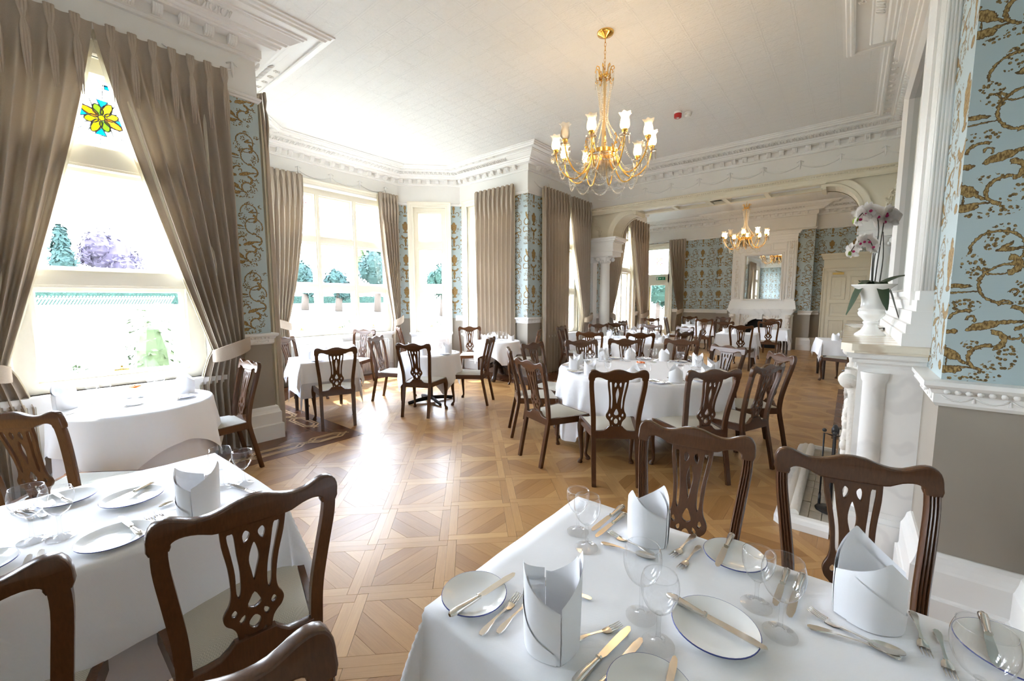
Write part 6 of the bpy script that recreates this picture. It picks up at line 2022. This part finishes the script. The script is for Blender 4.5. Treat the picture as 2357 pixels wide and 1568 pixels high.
# dark sideboard and champagne bucket beyond the chimney breast
sb = empty('sideboard', (7.35, YR + .30, 0))
mb = MB(); mb.box(-.70, .70, -.22, .22, .14, .86); mb.build('carcase', 'darkwood', sb)
mb = MB(); mb.box(-.74, .74, -.235, .25, .86, .90); mb.build('table_top', 'darkwood', sb)
for k in range(3):
    a = -.66 + k * .45
    mb = MB(); mb.box(a, a + .42, .22, .236, .64, .83); d_ = mb.build('drawer', 'darkwood', sb); mb = MB(); mb.ball((a + .21, .248, .735), .014); mb.build('knob', 'brass', d_, True)
    mb = MB(); mb.box(a, a + .42, .22, .234, .18, .61); d_ = mb.build('door', 'darkwood', sb); mb = MB(); mb.ball((a + .05, .246, .42), .014); mb.build('knob', 'brass', d_, True)
for xx in (-.66, .66):
    for yy in (-.18, .18):
        mb = MB(); mb.tube([(xx, yy, .14), (xx, yy, 0)], [.03, .02], 8); mb.build('leg', 'darkwood', sb)
for xx in (-.72,):
    mb = MB()
    for k in range(5): mb.ball((xx - .015, .12 - .02 * k * 0, .30 + .12 * k), .012, 6, 4)
    mb.build('stud', 'brass', sb, True)
tag(sb, 'dark sideboard with brass knobs behind the chimney breast', 'sideboard')
ib = empty('champagne_bucket', (6.18, -.07, 0))
mb = MB(); mb.lathe([(.075, .50), (.090, .56), (.102, .70), (.106, .715), (.100, .712), (.086, .56), (.001, .52)], 28); mb.build('bucket', 'steel', ib, 50)
mb = MB(); mb.lathe([(.088, .600), (.094, .604), (.096, .612)], 28, cap=False)
for s in (-1, 1): mb.tube([(s * .098, -.02, .67), (s * .125, 0, .665), (s * .098, .02, .67)], .006, 6); mb.ball((0 + s * .0, -.105 * s, .665), .014)
mb.build('ring_handle', 'steel', ib, True)
mb = MB(); mb.lathe([(.085, .50), (.014, .48), (.012, .06), (.11, .02), (.115, 0)], 20)
mb.build('stand', 'iron', ib, 50)
tag(ib, 'steel champagne bucket on a dark stand beyond the fireplace', 'ice bucket')
# ------------------------------------------------------------------ garden outside
N = NT('lawn'); co = N.co('Object')
N.bsdf(N.mix(N.noise(co, 3, 4), (0.17, 0.175, 0.14, 1), (0.22, 0.225, 0.18, 1)), 0.9); M['lawn'] = N.m
def leafmat(name, a, b):
    N = NT(name); co = N.co('Object')
    N.bsdf(N.mix(N.noise(co, 6, 3), (*a, 1), (*b, 1)), 0.8, spec=.2); return N.m
M['fir'] = leafmat('dark_conifer', (0.008, 0.020, 0.017), (0.020, 0.042, 0.036))
M['beech'] = leafmat('copper_beech', (0.028, 0.022, 0.036), (0.060, 0.048, 0.070))
M['bush'] = leafmat('garden_green', (0.035, 0.052, 0.022), (0.085, 0.11, 0.050))
M['hedge'] = leafmat('hedge_green', (0.009, 0.024, 0.018), (0.022, 0.048, 0.034))
M['bark'] = plain('bark', (0.05, 0.035, 0.025), .9)
M['fencewhite'] = plain('white_fence_paint', (0.8, 0.8, 0.78), .6)
def gz(y): return -.55 + max(0, min(1, (y - 10) / 16)) * 1.85
mb = MB()
ys = [5.3, 10, 14, 18, 22, 26, 60, 140]
for a, b in zip(ys, ys[1:]):
    if b <= 10:
        for x0, x1 in ((-60, 1.5), (7, 15.9), (15.9, 90)): mb.poly([(x0, a, gz(a)), (x1, a, gz(a)), (x1, b, gz(b)), (x0, b, gz(b))])
        mb.poly([(1.5, 8.2, -.55), (7, 8.2, -.55), (7, b, -.55), (1.5, b, -.55)])
    else: mb.poly([(-60, a, gz(a)), (90, a, gz(a)), (90, b, gz(b)), (-60, b, gz(b))])
mb.poly([(15.9, -30, -.55), (90, -30, -.55), (90, 5.3, -.55), (15.9, 5.3, -.55)])
tag(struct(mb.build('lawn', 'lawn')), 'bright lawn outside the windows', 'lawn')
mb = MB(); mb.box(-20, 15, 8.6, 9.8, -.56, -.53); struct(mb.build('path', 'stone'))
def crown(mb, c, rx, rz, n, leaf, rnd):
    for _ in range(n):
        while True:
            p = Vector((rnd.uniform(-1, 1), rnd.uniform(-1, 1), rnd.uniform(-1, 1)))
            if .55 < p.length < 1: break
        q = Vector((c[0] + p.x * rx, c[1] + p.y * rx, c[2] + p.z * rz))
        nrm = (p + Vector((rnd.uniform(-.6, .6), rnd.uniform(-.6, .6), rnd.uniform(-.2, .9)))).normalized()
        u = nrm.orthogonal().normalized(); u.rotate(Matrix.Rotation(rnd.uniform(0, 6.28), 3, nrm)); w = nrm.cross(u)
        l = leaf * rnd.uniform(.6, 1.3)
        mb.poly([q - u * l, q - w * l * .5 + nrm * l * .12, q + u * l, q + w * l * .5 + nrm * l * .12])
def tree(x, y, h, rx, mat, label, seed, n=1500, leaf=.30, trunk=True, conic=False):
    rnd = random.Random(seed)
    t = empty('garden_tree', (x, y, gz(y)))
    mb = MB()
    if conic:
        for k in range(7):
            f = k / 7; crown(mb, (0, 0, h * (.18 + .78 * f)), rx * (1 - f * .85), h * .11, n // 7, leaf, rnd)
        mb.lathe([(rx * .75, h * .1), (rx * .5, h * .5), (.05, h * .95)], 10)
    else:
        lobes = [(0, 0, h * .62, 1.0)] + [(rx * .5 * cos(k * 1.3), rx * .5 * sin(k * 1.3), h * (.45 + .09 * (k % 4)), .62) for k in range(6)]
        for lx, ly, lz, s_ in lobes:
            crown(mb, (lx, ly, lz), rx * .75 * s_, h * .34 * s_, n // 7, leaf, rnd)
            mb.ball((lx, ly, lz), rx * .58 * s_, 9, 6, (1, 1, h * .34 / (rx * .75)))
    mb.build('crown', mat, t)
    if trunk:
        mb = MB(); mb.tube([(0, 0, 0), (.05, 0, h * .3), (0, 0, h * .6)], [.22, .17, .08], 8); mb.build('trunk', 'bark', t, True)
    return tag(t, label, 'tree', 'garden trees')
def shrub(x, y, h, r_, mat, label, seed, n=500, leaf=.09, z=-.55):
    rnd = random.Random(seed); t = empty('garden_shrub', (x, y, z)); mb = MB()
    crown(mb, (0, 0, h * .5), r_, h * .5, n, leaf, rnd); mb.ball((0, 0, h * .45), r_ * .7, 9, 6, (1, 1, h * .45 / (r_ * .8)))
    mb.build('foliage', mat, t); return tag(t, label, 'shrub', 'garden shrubs')
tree(4.9, 40, 5.4, 1.9, 'beech', 'faint purple copper beech seen through the big left window', 1, leaf=.16, n=1800)
tree(2.4, 37, 5.0, 1.1, 'fir', 'bluish conifer beside the copper beech', 2, conic=True, leaf=.16)
tree(-1.5, 42, 5, 2.2, 'bush', 'pale green tree at the far left beyond the lawn', 3, leaf=.18)
tree(10.4, 23.2, 2.9, .85, 'fir', 'dark conifer in the left light of the bay window', 4, leaf=.11)
tree(11.9, 22.4, 2.6, .80, 'fir', 'dark conifer in the middle light of the bay window', 5, leaf=.11)
tree(14.0, 21.8, 4.0, 1.15, 'fir', 'tall conifer in the right light of the bay window', 6, leaf=.12)
tree(12.8, 36, 6.5, 2.2, 'bush', 'broad pale tree far behind the bay window conifers', 7, leaf=.16)
tree(16.9, 19.3, 3.4, 1.10, 'hedge', 'round green tree in the narrow corner window', 8, leaf=.10, n=2400)
tree(22, 34, 6.5, 2.6, 'bush', 'tall pale tree behind the round one', 9, leaf=.16)
tree(34, 12.3, 4.2, 2.4, 'hedge', 'tree beyond the garden door', 10, leaf=.16)
for k, (x0, x1, y, h_) in enumerate(((-12, 6.2, 29, .72), (8.5, 18, 27, .45))):
    rnd = random.Random(20 + k); mb = MB(); zb = gz(y)
    mb.box(x0, x1, y - .5, y + .5, zb - .02, zb + h_ - .06)
    for _ in range(5200):
        x = rnd.uniform(x0, x1); s_ = rnd.random()
        q = Vector((x, y - .52, zb + rnd.uniform(0, h_))) if s_ < .8 else Vector((x, y + rnd.uniform(-.5, .5), zb + h_ - .05))
        l = rnd.uniform(.03, .08); a = rnd.uniform(0, 6.28)
        u = Vector((cos(a), -.3, sin(a))) * l; w = Vector((-sin(a), -.2, cos(a))) * l * .6
        mb.poly([q - u, q - w, q + u, q + w])
    o = mb.build('hedge', 'hedge'); tag(o, ('long clipped hedge beyond the big left window' if k == 0 else 'low hedge beyond the bay window'), 'hedge')
fn = empty('paling_fence', (-1.0, 25.2, gz(25.2)))
pk = MB(); pk.box(-.02, .02, -.012, .012, 0, .55); PKM = pk.mesh('paling', 'fencewhite')
for k in range(60): put('paling', PKM, fn, mw=TR(k * .10, 0, .02) @ Matrix.Rotation(radians(28), 4, 'Y'))
mb = MB(); mb.box(-.1, 6.1, .012, .03, .10, .14); mb.box(-.1, 6.1, .012, .03, .38, .42); mb.build('rail', 'fencewhite', fn)
tag(fn, 'white slanting paling fence in front of the hedge', 'fence')
shrub(1.35, 8.15, 2.1, .32, 'bush', 'leafy shrub close outside the big left window', 1, 420, .05)
shrub(.55, 8.0, 1.35, .30, 'bush', 'low green plant below the big left window', 2, 260, .05)
shrub(4.95, 8.9, 1.75, .42, 'bush', 'shrub outside the right light of the bay window', 3, 320, .05)
shrub(4.45, 9.2, 1.55, .35, 'bush', 'shrub outside the middle light of the bay window', 4, 240, .05)
shrub(3.6, 9.4, 1.2, .35, 'bush', 'small shrub outside the left light of the bay window', 5, 200, .05)
shrub(7.4, 8.6, 1.6, .5, 'bush', 'shrub outside the narrow corner window', 6, 260, .05)
